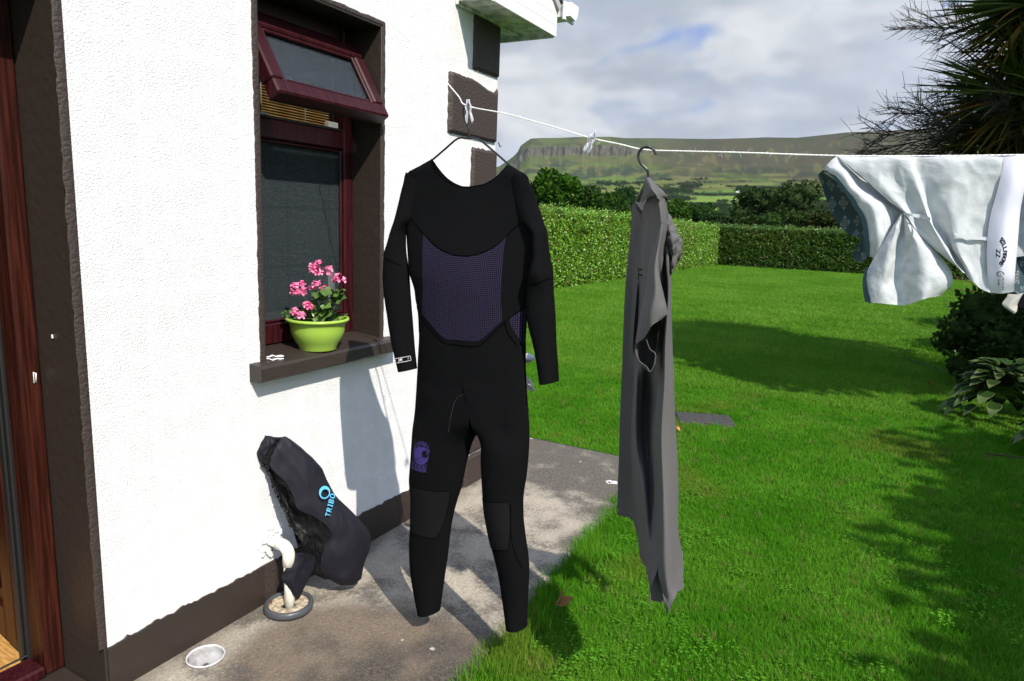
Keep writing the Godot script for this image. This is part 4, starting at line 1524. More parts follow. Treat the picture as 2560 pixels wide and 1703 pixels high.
func wetsuit() -> void:
	suit = thing("wetsuit", "black full-length wetsuit with purple mesh chest panel on a black hanger", "wetsuit")
	tl = even(mm2(TORSO_LEFT), 60)
	tr = even(mm2(TORSO_RIGHT), 60)
	var neck := mm2(NECK)
	var tz := func(p: Vector3) -> float: return torso_z(p)
	hollow("body", tl, tr, neck, ends(tl, tr, true), 56, 90, tz)
	# sleeves
	var al := mm2(ARM_L_OUT)
	var ai := mm2(ARM_L_IN)
	var ale := even(al, 60)
	var aie := even(ai, 60)
	var az := func(p: Vector3) -> float: return bulge(ale, aie, p, 0.043 * (1.0 - 0.8 * smoothstep(1.48, 1.74, p.y))) + 0.004 * noise.get_noise_2d(p.x * 60.0, p.y * 30.0)
	hollow("sleeve", al, ai, ends(al, ai), ends(al, ai, true), 26, 70, az, 0.012)
	var br := mm2(ARM_R_OUT)
	var bi := mm2(ARM_R_IN)
	var bre := even(br, 60)
	var bie := even(bi, 60)
	var bz := func(p: Vector3) -> float: return bulge(bie, bre, p, 0.043 * (1.0 - 0.8 * smoothstep(1.48, 1.72, p.y)) + 0.016 * exp(-pow((p.y - 1.43) / 0.035, 2.0))) + 0.007 * noise.get_noise_2d(p.x * 70.0, p.y * 40.0)
	hollow("sleeve", bi, br, ends(bi, br), ends(bi, br, true), 26, 70, bz, 0.014)
	# legs
	var llo := mm2(LEG_L_OUT)
	var lli := mm2(LEG_L_IN)
	var llo2 := even(llo, 60)
	var lli2 := even(lli, 60)
	var lz := func(p: Vector3) -> float: return lerpf(bulge(llo2, lli2, p, lerpf(0.046, 0.066, smoothstep(0.3, 0.75, p.y))), maxf(torso_z(p) + lerpf(-0.001, -0.009, smoothstep(0.94, 1.10, p.y)), bulge(llo2, lli2, p, 0.04)), smoothstep(0.80, 0.90, p.y)) + 0.003 * noise.get_noise_2d(p.x * 60.0, p.y * 30.0)
	hollow("leg", llo, lli, ends(llo, lli), ends(llo, lli, true), 30, 80, lz, 0.004)
	var lro := mm2(LEG_R_OUT)
	var lri := mm2(LEG_R_IN)
	var lro2 := even(lro, 60)
	var lri2 := even(lri, 60)
	var rz := func(p: Vector3) -> float: return lerpf(bulge(lri2, lro2, p, lerpf(0.046, 0.066, smoothstep(0.3, 0.75, p.y))), maxf(torso_z(p) + lerpf(-0.007, -0.015, smoothstep(1.0, 1.12, p.y)), bulge(lri2, lro2, p, 0.04)), smoothstep(0.80, 0.90, p.y)) + 0.003 * noise.get_noise_2d(p.x * 60.0 + 50.0, p.y * 30.0)
	hollow("leg", lri, lro, ends(lri, lro), ends(lri, lro, true), 30, 80, rz, 0.010)
	# panels laid on the body
	var pg := coons(mm2(PANEL_LEFT), mm2(PANEL_RIGHT), mm2(PANEL_TOP), mm2(PANEL_BOTTOM), 40, 40, tz, 0.0016)
	part("chest_panel", grid_mesh(pg, false, true), mats.purple_mesh, suit).set_meta("label", "purple grid mesh chest panel")
	for s in 2:
		var a: PackedVector3Array = mm2(SIDE_R_IN if s == 0 else SIDE_L_OUT)
		var b := mm2(SIDE_R_OUT if s == 0 else SIDE_L_IN)
		var sg := coons(a, b, ends(a, b), ends(a, b, true), 12, 20, tz, 0.0018)
		part("side_panel", grid_mesh(sg, false, true), mats.purple_mesh, suit)
	for s in 2:
		var a: PackedVector3Array = mm2(KNEE_L_A if s == 0 else KNEE_R_A)
		var b := mm2(KNEE_L_B if s == 0 else KNEE_R_B)
		var kz := lz if s == 0 else rz
		var z0 := 0.004 if s == 0 else 0.010
		var kg := coons(a, b, ends(a, b), ends(a, b, true), 14, 20, kz, z0 + 0.0022)
		part("knee_pad", grid_mesh(kg, false, false, 0.003), mats.neoprene_panel, suit)
		for q in [a, b, ends(a, b), ends(a, b, true)]:
			seam(q, kz, 0.0013, z0 + 0.0012)
	seam(mm2(KNEE_R_C), rz, 0.0016, 0.010)
	for q in [YOKE_SEAM, WAIST_SEAM, SIDE_SEAM, ARMHOLE_L, ARMHOLE_R]:
		seam(mm2(q), tz, 0.0018, 0.0004)
	seam(mm2(NECK), tz, 0.0022, -0.001)
	seam(mm2(ELBOW_L_SEAM), az, 0.0016, 0.012)
	seam(mm2(ELBOW_R_SEAM), bz, 0.0016, 0.014)
	# pale stitching at the crotch
	var ins := PackedVector3Array()
	for v in even(mm2(INSEAM_L), 30):
		v.z = -2.0 + maxf(lz.call(v) + 0.004, torso_z(v)) + 0.001
		ins.append(v)
	part("stitching", tube_mesh(ins, 0.0005, 0.0005, 4), mat("grey_thread", lin(0.06, 0.06, 0.065), 0.8), suit)
	# printed mark on the thigh
	var lg := mm2(LOGO)
	var grid: Array[PackedVector3Array] = []
	for j in 13:
		var row := PackedVector3Array()
		for i in 9:
			var p := lg[0].lerp(lg[1], i / 8.0).lerp(lg[3].lerp(lg[2], i / 8.0), j / 12.0)
			p.z = -2.0 + lz.call(p) + 0.004 + 0.0012
			row.append(p)
		grid.append(row)
	var m := mat("thigh_mark", Color.WHITE, 0.8, 0.2)
	m.albedo_texture = thigh_print()
	part("printed_mark", grid_mesh(grid), m, suit)
	# white size label on the cuff, upside down
	var cl := mm2(CUFF_LABEL)
	var st := st_new()
	var cq := func(u: float, v: float) -> Vector3:
		var p := cl[0].lerp(cl[1], u).lerp(cl[3].lerp(cl[2], u), v)
		p.z = -2.0 + az.call(p) + 0.012 + 0.0035
		return p
	for k in 4:
		var q: Array = [[0, 0, 1, 0], [1, 0, 1, 1], [1, 1, 0, 1], [0, 1, 0, 0]][k]
		var line := PackedVector3Array()
		for i in 9:
			line.append(cq.call(lerpf(q[0], q[2], i / 8.0), lerpf(q[1], q[3], i / 8.0)))
		tube(st, line, 0.0008, 0.0008, 4)
	part("label_frame", done(st), mats.white_plastic, suit)
	var st2 := st_new()
	var cx := (cl[1] - cl[0]).normalized()
	var cy := cx.cross(Vector3.FORWARD)
	for it in [["MT", 0.66, 0.45, 0.010], ["2/3", 0.22, 0.42, 0.005], ["R2", 0.94, 0.45, 0.005]]:
		var o: Vector3 = cq.call(it[1], it[2])
		letters(st2, it[0], it[3], Transform3D(Basis(-cx, cx.cross(Vector3.BACK), Vector3.BACK), o + Vector3(0, 0, 0.0012)))
	part("size_label", done_keep(st2), mats.white_plastic, suit)
	# hanger
	var h := thing("coat_hanger", "thin black hanger carrying the wetsuit, hooked over the line", "hanger", Vector3.ZERO, "black coat hangers")
	part("bar", tube_mesh(curve(mm2(HANGER_BAR), 60), 0.0036, 0.0036, 8), mats.hanger_black, h)
	part("hook", tube_mesh(curve(mm2(HANGER_HOOK), 50), 0.0030, 0.0027, 8), mats.hanger_black, h)
	var notch := PackedVector3Array([Vector3(-1.172, 1.846, -2.0), Vector3(-1.165, 1.832, -2.0), Vector3(-1.160, 1.836, -2.0)])
	part("strap_notch", tube_mesh(notch, 0.002, 0.0015, 6), mats.hanger_black, h)
	# white pegs sticking out from behind the suit
	var pb := mm2(PEGS_BEHIND, -2.15)
	var leash := PackedVector3Array([Vector3(-1.25, 1.62, -2.06), Vector3(-1.16, 1.35, -2.10), pb[0] + Vector3(0.012, 0.0, -0.004), pb[2] + Vector3(0.0, 0.02, -0.004), Vector3(-1.13, 0.93, -2.10)])
	part("zip_leash", tube_mesh(curve(leash, 40), 0.003, 0.003, 6), mats.neoprene_seam, suit)
	peg("white peg sticking out behind the wetsuit's hip, the upper of two", pb[1], pb[0] - Vector3(0.02, 0.0, 0), 1.45, 3.0, mats.white_plastic, 1.5)
	peg("white peg sticking out behind the wetsuit's thigh, the lower of two", pb[3], pb[2] + Vector3(-0.02, 0.02, 0), 1.2, 10.0, mats.white_plastic, 1.5)

func done_keep(st: SurfaceTool) -> ArrayMesh:
	st.generate_normals()
	return st.commit()

func thigh_print() -> ImageTexture:
	var w := 192
	var h := 288
	var im := Image.create(w, h, false, Image.FORMAT_RGB8)
	var dark := lin(0.0052, 0.0054, 0.0060)
	var ink := lin(0.050, 0.034, 0.17)
	im.fill(dark)
	var c := Vector2(104, 140)
	for y in h:
		for x in w:
			var d := Vector2((x - c.x) / 84.0, (y - c.y) / 84.0)
			var r := d.length()
			if r < 1.0:
				var hole := Vector2(x - 148, y - 116).length() < 34.0
				var wave := absf(y - (162.0 + 14.0 * sin((x - 20) / 26.0) - maxf(0.0, x - 130.0) * 0.75)) < 2.5
				var wave2 := absf(y - (188.0 + 8.0 * sin((x - 30) / 30.0) - maxf(0.0, x - 120.0) * 0.6)) < 1.5
				if not hole and not wave and not wave2 and r < 0.97:
					im.set_pixel(x, y, ink)
	var top := "NEOPRENE"
	for k in 8:
		stamp(im, top[k], func(u: float, v: float) -> Vector2:
			var a := deg_to_rad(-172.0 + (k + 0.06 + u * 0.88) * 20.4)
			var r := lerpf(136.0, 90.0, v)
			return Vector2(104 + cos(a) * r * 0.72, 142 + sin(a) * r), ink, 40)
	var mid_ := "FREE"
	for k in 4:
		stamp(im, mid_[k], func(u: float, v: float) -> Vector2:
			var x := 14.0 + (k + 0.04 + u * 0.92) * 42.0
			return Vector2(x, lerpf(208.0 + 20.0 * sin((x - 14) / 168.0 * PI), 250.0, v)), ink, 60)
	var low := "RUBBER"
	for k in 6:
		stamp(im, low[k], func(u: float, v: float) -> Vector2: return Vector2(12 + (k + 0.04 + u * 0.92) * 28.5, 254 + v * 32), ink, 50)
	return ImageTexture.create_from_image(im)

# ------------------------------------------------------------------ robe
func robe() -> void:
	var t := thing("hooded_robe", "grey hooded jersey changing robe seen from its sleeve side", "robe")
	part("body", grid_mesh(loft(ROBE_BODY, 150, 180, false, 0.008, 10.0, 0.10)), mats.robe_jersey, t)
	part("sleeve", grid_mesh(loft(ROBE_SLEEVE, 64, 80, true, 0.006, 10.0, 0.2), true), mats.robe_jersey, t)
	part("hood_edge", grid_mesh(loft(ROBE_HOOD, 48, 40, false, 0.005, 12.0, 0.6)), mats.robe_jersey, t)
	part("hood", grid_mesh(loft(ROBE_BACK_HOOD, 48, 60, true, 0.016, 12.0, 1.0, true), true), mats.robe_jersey, t)
	part("cuff", tube_mesh(curve(mm3(ROBE_CUFF), 60), 0.0012, 0.0012, 7), mats.robe_jersey, t)
	part("cuff", tube_mesh(curve(mm3(ROBE_LIP), 60), 0.0015, 0.0015, 7), mats.robe_jersey, t)
	part("inner_panel", grid_mesh(loft(ROBE_INNER, 16, 24, false, 0.003, 9.0, 0.2)), mats.robe_shaded, t)
	# seams: side slit, shoulder
	var rows := loft(ROBE_BODY, 150, 180, false, 0.008, 10.0, 0.10)
	var hem := PackedVector3Array()
	for p in rows[-1]:
		hem.append(p)
	part("hem", tube_mesh(hem, 0.0022, 0.0022, 6), mats.robe_jersey, t)
	var slit := PackedVector3Array()
	var slit2 := PackedVector3Array()
	for j in range(90, rows.size()):
		slit.append(rows[j][0])
		slit2.append(rows[j][-1])
	part("side_seam", tube_mesh(slit, 0.0014, 0.0018, 6), mats.robe_jersey, t)
	part("side_seam", tube_mesh(slit2, 0.0014, 0.0018, 6), mats.robe_jersey, t)
	# the first letter of the print on the chest; the rest is lost in the folds
	var q := mm3(ROBE_LETTER)
	var ux := (q[1] - q[0])
	var uy := (q[3] - q[0])
	var n := ux.cross(-uy).normalized()
	var st := st_new()
	st.set_smooth_group(-1)
	ux *= 1.25
	uy *= 1.25
	var o := q[0] + n * 0.014
	for s in [[0.0, 0.0, 0.17, 1.0], [0.17, 0.0, 1.0, 0.16], [0.17, 0.5, 0.95, 0.66], [0.82, 0.16, 1.0, 0.5], [-0.12, 0.92, 0.0, 1.0]]:
		quad(st, o + ux * s[0] + uy * s[3], o + ux * s[2] + uy * s[3], o + ux * s[2] + uy * s[1], o + ux * s[0] + uy * s[1])
	part("printed_letter", done(st), mats.robe_print, t)
	# dark sheet added across the neck, standing in for the shade inside
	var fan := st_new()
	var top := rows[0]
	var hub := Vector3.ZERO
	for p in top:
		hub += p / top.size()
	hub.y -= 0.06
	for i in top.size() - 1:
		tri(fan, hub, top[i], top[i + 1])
	part("neck_shade", done(fan), mats.robe_shaded, t)
	var h := thing("coat_hanger", "thick black hanger carrying the grey robe, its hook over the line", "hanger", Vector3.ZERO, "black coat hangers")
	part("hook", tube_mesh(curve(mm3(ROBE_HOOK), 70), 0.0040, 0.0037, 10), mats.hanger_black, h)
	part("arm", tube_mesh(curve(mm3(ROBE_ARM), 20), 0.0055, 0.0075, 8), mats.hanger_black, h)

# ------------------------------------------------------------------ shorts
func shorts() -> void:
	var t := thing("board_shorts", "pale grey board shorts hung inside out over the line, showing the lining", "shorts")
	part("main_panel", grid_mesh(loft(SHORTS_BACK_HALF, 100, 90, false, 0.0055, 9.0, 0.6, true)), mats.shorts_lining, t)
	part("leg", grid_mesh(loft(SHORTS_LEG_LOW, 70, 70, false, 0.0055, 9.0, 0.6, true)), mats.shorts_lining, t)
	part("leg", grid_mesh(loft(SHORTS_LEG_TOP, 50, 70, false, 0.0055, 9.0, 0.6, true)), mats.shorts_lining, t)
	part("leg_hem", grid_mesh(loft(SHORTS_LEG_LOW_HEM, 6, 40), false, false, 0.002), mats.teal_hem, t)
	part("leg_hem", grid_mesh(loft(SHORTS_LEG_TOP_HEM, 6, 60), false, false, 0.002), mats.teal_hem, t)
	var m: StandardMaterial3D = mats.teal_print.duplicate()
	m.uv1_scale = Vector3(1.3, 4.2, 1)
	part("patterned_side", grid_mesh(loft(SHORTS_LINING_TOP, 24, 50)), m, t)
	m = mats.teal_print.duplicate()
	m.uv1_scale = Vector3(1.0, 1.3, 1)
	part("patterned_side", grid_mesh(loft(SHORTS_LINING_LOW, 20, 24)), m, t)
	part("waistband", grid_mesh(loft(SHORTS_WAISTBAND, 30, 80, false, 0.0015, 10.0), false, false, 0.0015), mats.waistband_white, t)
	m = mats.teal_print.duplicate()
	m.uv1_scale = Vector3(3, 4, 1)
	part("patterned_side", grid_mesh(loft(SHORTS_INSIDE, 30, 40)), m, t)
	part("far_panel", grid_mesh(loft(SHORTS_FAR_HALF, 40, 30, false, 0.004, 8.0)), mats.shorts_lining, t)
	part("care_label", grid_mesh(loft(CARE_LABEL, 12, 20)), mats.label_cloth, t)
	for q in [CROTCH_SEAM, SIDE_SEAM_SHORTS]:
		part("stitched_seam", grid_mesh(loft(q, 6, 30), false, false, 0.0012), mats.stitching, t)

# ------------------------------------------------------------------ wet bag
func wet_bag() -> void:
	var t := thing("changing_bag", "dark navy nylon drawstring bag propped on the pipe against the wall", "bag")
	part("front_panel", grid_mesh(loft(BAG_PANEL, 70, 130, false, 0.005, 8.0, 0.3, true)), mats.bag_nylon, t)
	part("lining", grid_mesh(loft(BAG_LINING, 50, 110, false, 0.016, 16.0)), mats.bag_inside, t)
	part("gathered_mouth", grid_mesh(loft(BAG_GATHER, 40, 40, false, 0.014, 26.0)), mats.bag_nylon, t)
	part("tail", grid_mesh(loft(BAG_TAIL, 30, 50, false, 0.010, 10.0, 0.6, true)), mats.bag_nylon, t)
	part("back_panel", grid_mesh(loft(BAG_BACK, 30, 60, false, 0.004, 8.0)), mats.bag_nylon, t)
	# elastic edge, crinkled
	var st := st_new()
	var g := loft(BAG_LINING, 50, 110, false, 0.016, 16.0)
	var e := PackedVector3Array()
	for j in range(22, 86):
		var p := g[j][2]
		e.append(p + Vector3(0.004 * sin(j * 1.9), 0.004 * cos(j * 2.3), 0.006 + 0.003 * sin(j * 2.9)))
	tube(st, e, 0.006, 0.0045, 7)
	part("elastic_edge", done(st), mats.bag_inside, t)
	# blue print: a wave ring over a word that runs up the bag
	var q := mm3(BAG_MARK)
	var n := Vector3(BAG_NORMAL[0], BAG_NORMAL[1], BAG_NORMAL[2]).normalized()
	var x := (q[2] - q[1]).normalized()
	n = (n - x * n.dot(x)).normalized()
	var y := n.cross(x)
	st = st_new()
	letters(st, "TRIBO", 0.023, Transform3D(Basis(x, y, n).rotated(y, 0.16), q[1] + n * 0.014 - x * 0.016 + y * 0.002), true, 1.6)
	part("printed_word", done_keep(st), mats.cyan_print, t)
	st = st_new()
	st.set_smooth_group(-1)
	for k in 40:
		var a0 := TAU * k / 40.0
		var a1 := TAU * (k + 1) / 40.0
		var ring := func(a: float, r: float) -> Vector3: return q[0] - y * -0.006 + n * (0.013 - 0.07 * cos(a) * r) + x * cos(a) * r + y * sin(a) * r * 0.92
		var w0 := 0.0048 + 0.0085 * smoothstep(0.2, 1.0, sin(a0 + 0.9) * 0.5 + 0.5)
		var w1 := 0.0048 + 0.0085 * smoothstep(0.2, 1.0, sin(a1 + 0.9) * 0.5 + 0.5)
		quad(st, ring.call(a0, 0.026 - w0), ring.call(a0, 0.026), ring.call(a1, 0.026), ring.call(a1, 0.026 - w1))
	part("printed_ring", done(st), mats.cyan_print, t)

# ------------------------------------------------------------------ pipes
func pipes() -> void:
	var t := thing("waste_pipe", "white plastic waste pipe elbowing out of the wall into a drain ring", "pipe", Vector3(-1.99, 0, -1.832))
	var o := -t.position
	part("upright", tube_mesh(PackedVector3Array([Vector3(-1.99, -0.03, -1.832) + o, Vector3(-1.99, 0.208, -1.832) + o]), 0.0205, 0.0205, 20), mats.pipe_plastic, t)
	var bend := PackedVector3Array()
	for k in 13:
		var a := PI * 0.5 * k / 12.0
		bend.append(Vector3(-1.99 - 0.038 * (1 - cos(a)), 0.225 + 0.038 * sin(a), -1.832) + o)
	var path := PackedVector3Array([Vector3(-1.99, 0.185, -1.832) + o])
	path.append_array(bend)
	path.append(Vector3(-2.045, 0.263, -1.832) + o)
	part("elbow", tube_mesh(path, 0.0245, 0.0245, 20), mats.pipe_plastic, t)
	part("stub", tube_mesh(PackedVector3Array([Vector3(-2.04, 0.263, -1.832) + o, Vector3(-2.16, 0.263, -1.832) + o]), 0.0205, 0.0205, 20), mats.pipe_plastic, t)
	# broken render round the hole
	var st := st_new()
	for k in 26:
		var a := TAU * k / 26.0 + rng.randf() * 0.2
		var r := rng.randf_range(0.026, 0.055)
		var p := Vector3(WALL + 0.001, 0.263 + sin(a) * r * 1.2, -1.832 + cos(a) * r)
		box(st, Vector3(-0.006, -0.010, -0.012), Vector3(rng.randf_range(0.006, 0.016), 0.010, 0.012), 0.004, Transform3D(Basis.from_euler(Vector3(rng.randf() * TAU, rng.randf_range(-0.3, 0.3), rng.randf_range(-0.3, 0.3))), p))
	part("patched_render", done(st), mats.white_render, home)
	st = st_new()
	box(st, Vector3(WALL - 0.01, -0.01, -1.785), Vector3(WALL + 0.0075, 0.168, -1.865), 0.001)
	part("plinth_gap", done(st), mats.brown_masonry, home)
	var r := thing("drain_ring", "round drain cover with grey rim that the white waste pipe enters", "drain", Vector3(-1.985, 0, -1.822))
	part("rim", lathe([[0.060, 0.0], [0.096, 0.001], [0.099, 0.012], [0.096, 0.026], [0.088, 0.031], [0.080, 0.028], [0.078, 0.018]], 48, 0.02), mat("ring_grey", lin(0.055, 0.06, 0.065), 0.35), r)
	var m := mat("ring_plate", Color.WHITE, 0.6)
	m.albedo_texture = noise_tex(256, 0.03, 4, 81, false, 1.0, ramp2(lin(0.26, 0.20, 0.12), lin(0.50, 0.44, 0.33), 0.3, 0.65))
	triplanar(m, 5.0)
	part("plate", lathe([[0.079, 0.018], [0.06, 0.022], [0.034, 0.020], [0.032, 0.004]], 40), m, r)
	part("hole", lathe([[0.032, 0.0035], [0.0, 0.0035]], 24), mats.black_rubber, r)
	var s := thing("drain_socket", "open grey pipe socket with pale rim set flush in the path", "drain", Vector3(-1.995, 0, -1.44))
	part("rim", lathe([[0.064, 0.0015], [0.0665, 0.006], [0.064, 0.009], [0.061, 0.007], [0.060, 0.002]], 48, 0.035), mat("socket_rim", lin(0.50, 0.50, 0.50), 0.5), s)
	m = mat("socket_cup", Color.WHITE, 0.6)
	m.albedo_texture = noise_tex(256, 0.015, 4, 82, false, 1.0, ramp2(lin(0.20, 0.19, 0.18), lin(0.36, 0.36, 0.365), 0.25, 0.5))
	triplanar(m, 4.0)
	part("cup", lathe([[0.0605, 0.005], [0.060, -0.012], [0.057, -0.024], [0.045, -0.029], [0.02, -0.030], [0.0, -0.030]], 40, 0.03), m, s)
	st = st_new()
	tube(st, PackedVector3Array([Vector3(0.01, -0.026, 0.02), Vector3(-0.004, -0.026, 0.03), Vector3(-0.02, -0.027, 0.036)]), 0.004, 0.0015, 5)
	part("debris", done(st), mats.bark, s)

# ------------------------------------------------------------------ geranium
func flower_pot() -> void:
	var at := Vector3(-2.118, 1.017, -2.135)
	var t := thing("potted_geranium", "pink geranium growing in a lime green plastic pot on the window sill", "potted plant", at)
	part("pot", lathe([[0.0, 0.0], [0.074, 0.0], [0.078, 0.004], [0.081, 0.018], [0.094, 0.038], [0.107, 0.062], [0.113, 0.086], [0.1145, 0.108], [0.117, 0.110], [0.118, 0.122], [0.129, 0.124], [0.133, 0.130], [0.131, 0.137], [0.123, 0.138], [0.118, 0.132], [0.113, 0.118]], 64, 0.003), mats.lime_plastic, t)
	var g: Array[PackedVector3Array] = []
	for j in 9:
		var row := PackedVector3Array()
		for k in 40:
			var r := 0.115 * j / 8.0
			var a := -TAU * k / 40.0
			row.append(Vector3(cos(a) * r, 0.118 + 0.008 * noise.get_noise_2d(cos(a) * r * 400.0, sin(a) * r * 400.0), sin(a) * r))
		g.append(row)
	g.reverse()
	part("soil", grid_mesh(g, true), mats.soil, t)
	var pink := [Color(0.86, 0.21, 0.42), Color(0.92, 0.32, 0.52), Color(0.80, 0.16, 0.36)]
	# stems up to each flower head; positions relative to the pot
	var heads := [[Vector3(0.040, 0.338, 0.030), 0.052, 17, 0], [Vector3(0.122, 0.305, -0.004), 0.030, 6, 1], [Vector3(-0.035, 0.250, 0.055), 0.046, 15, 2], [Vector3(0.055, 0.275, 0.04), 0.030, 6, 1], [Vector3(-0.06, 0.165, 0.075), 0.011, 3, 2], [Vector3(0.005, 0.155, 0.095), 0.018, 6, 1], [Vector3(0.02, 0.19, 0.075), 0.020, 7, 2]]
	var pm: StandardMaterial3D = mats.petal
	for h in heads:
		var c: Vector3 = h[0]
		var base := Vector3(c.x * 0.2, 0.12, c.z * 0.2 - 0.01)
		part("stem", tube_mesh(curve(PackedVector3Array([base, base.lerp(c, 0.5) + Vector3(0.008, 0, -0.006), c - Vector3(0, 0.012, 0)]), 10), 0.0018, 0.0013, 5), mat_once("stem_green", lin(0.05, 0.07, 0.02), 0.6), t)
		for k in int(h[2]):
			var d := rand_dir()
			d.y = absf(d.y) * 0.9 - 0.18
			d = (d + Vector3(0.0, 0.1, 0.35)).normalized()
			var p: Vector3 = c + d * h[1] * rng.randf_range(0.65, 1.0)
			var st := st_new()
			var face := (d + Vector3(0.15, 0.3, 0.35)).normalized()
			var u := face.cross(Vector3.UP).normalized()
			var v := u.cross(face)
			st.set_color(pink[(k + h[3]) % 3])
			for q in 5:
				var a := TAU * q / 5.0 + k
				leaf(st, aim(p, (u * cos(a) + v * sin(a) + face * 0.35).normalized(), rng.randf_range(-0.4, 0.4)), 0.0165 * rng.randf_range(0.85, 1.15), 0.0145, 0.004, 3)
			part("flower", done(st), pm, t)
			if k % 5 == 0:
				part("stalk", tube_mesh(PackedVector3Array([c - Vector3(0, 0.012, 0), p]), 0.0009, 0.0009, 4), mat_once("stalk_brown", lin(0.14, 0.07, 0.03), 0.7), t)
	# round scalloped leaves, some variegated ones low on the left
	for k in 60:
		var a := rng.randf() * TAU
		var high := rng.randf()
		var r := rng.randf_range(0.02, 0.105) * (1.0 - 0.35 * high)
		var p := Vector3(cos(a) * r + 0.02 + 0.035 * high, 0.135 + high * 0.125, sin(a) * r * 0.9)
		if k < 10:
			p = Vector3(rng.randf_range(-0.11, -0.03), rng.randf_range(0.135, 0.18), rng.randf_range(-0.02, 0.09))
		var up := Vector3(rng.randf_range(-0.7, 0.7), 0.8, rng.randf_range(-0.2, 0.9)).normalized()
		var size := rng.randf_range(0.017, 0.029)
		var st := st_new()
		var tone := Color(0.045, 0.105, 0.020).lerp(Color(0.10, 0.19, 0.04), rng.randf())
		if k < 10:
			tone = Color(0.02, 0.045, 0.014)
		st.set_smooth_group(0)
		var u := up.cross(Vector3(0.3, 0.1, 1)).normalized()
		var v := u.cross(up)
		var n := 14
		for q in n:
			var c0 := TAU * q / n
			var c1 := TAU * (q + 1) / n
			var rr := func(an: float) -> Vector3: return p + (u * cos(an) + v * sin(an)) * size * (1.0 + 0.10 * cos(an * 7.0)) * (1.0 - 0.35 * float(absf(wrapf(an, -PI, PI)) > 2.9)) + up * size * (0.22 * sin(an * 3.0 + k) + 0.15)
			st.set_color(tone)
			st.add_vertex(p)
			st.set_color(tone * (1.0 if k >= 10 else (4.0 if q % 2 == 0 else 1.0)))
			st.add_vertex(rr.call(c1))
			st.add_vertex(rr.call(c0))
		part("leaf", done(st), mats.leaf_plant, t)
		part("stem", tube_mesh(PackedVector3Array([Vector3(p.x * 0.3, 0.12, p.z * 0.3), p]), 0.0014, 0.001, 4), mats.stem_green, t)

func mat_once(called: String, c: Color, rough: float) -> StandardMaterial3D:
	return mats[called] if mats.has(called) else mat(called, c, rough)

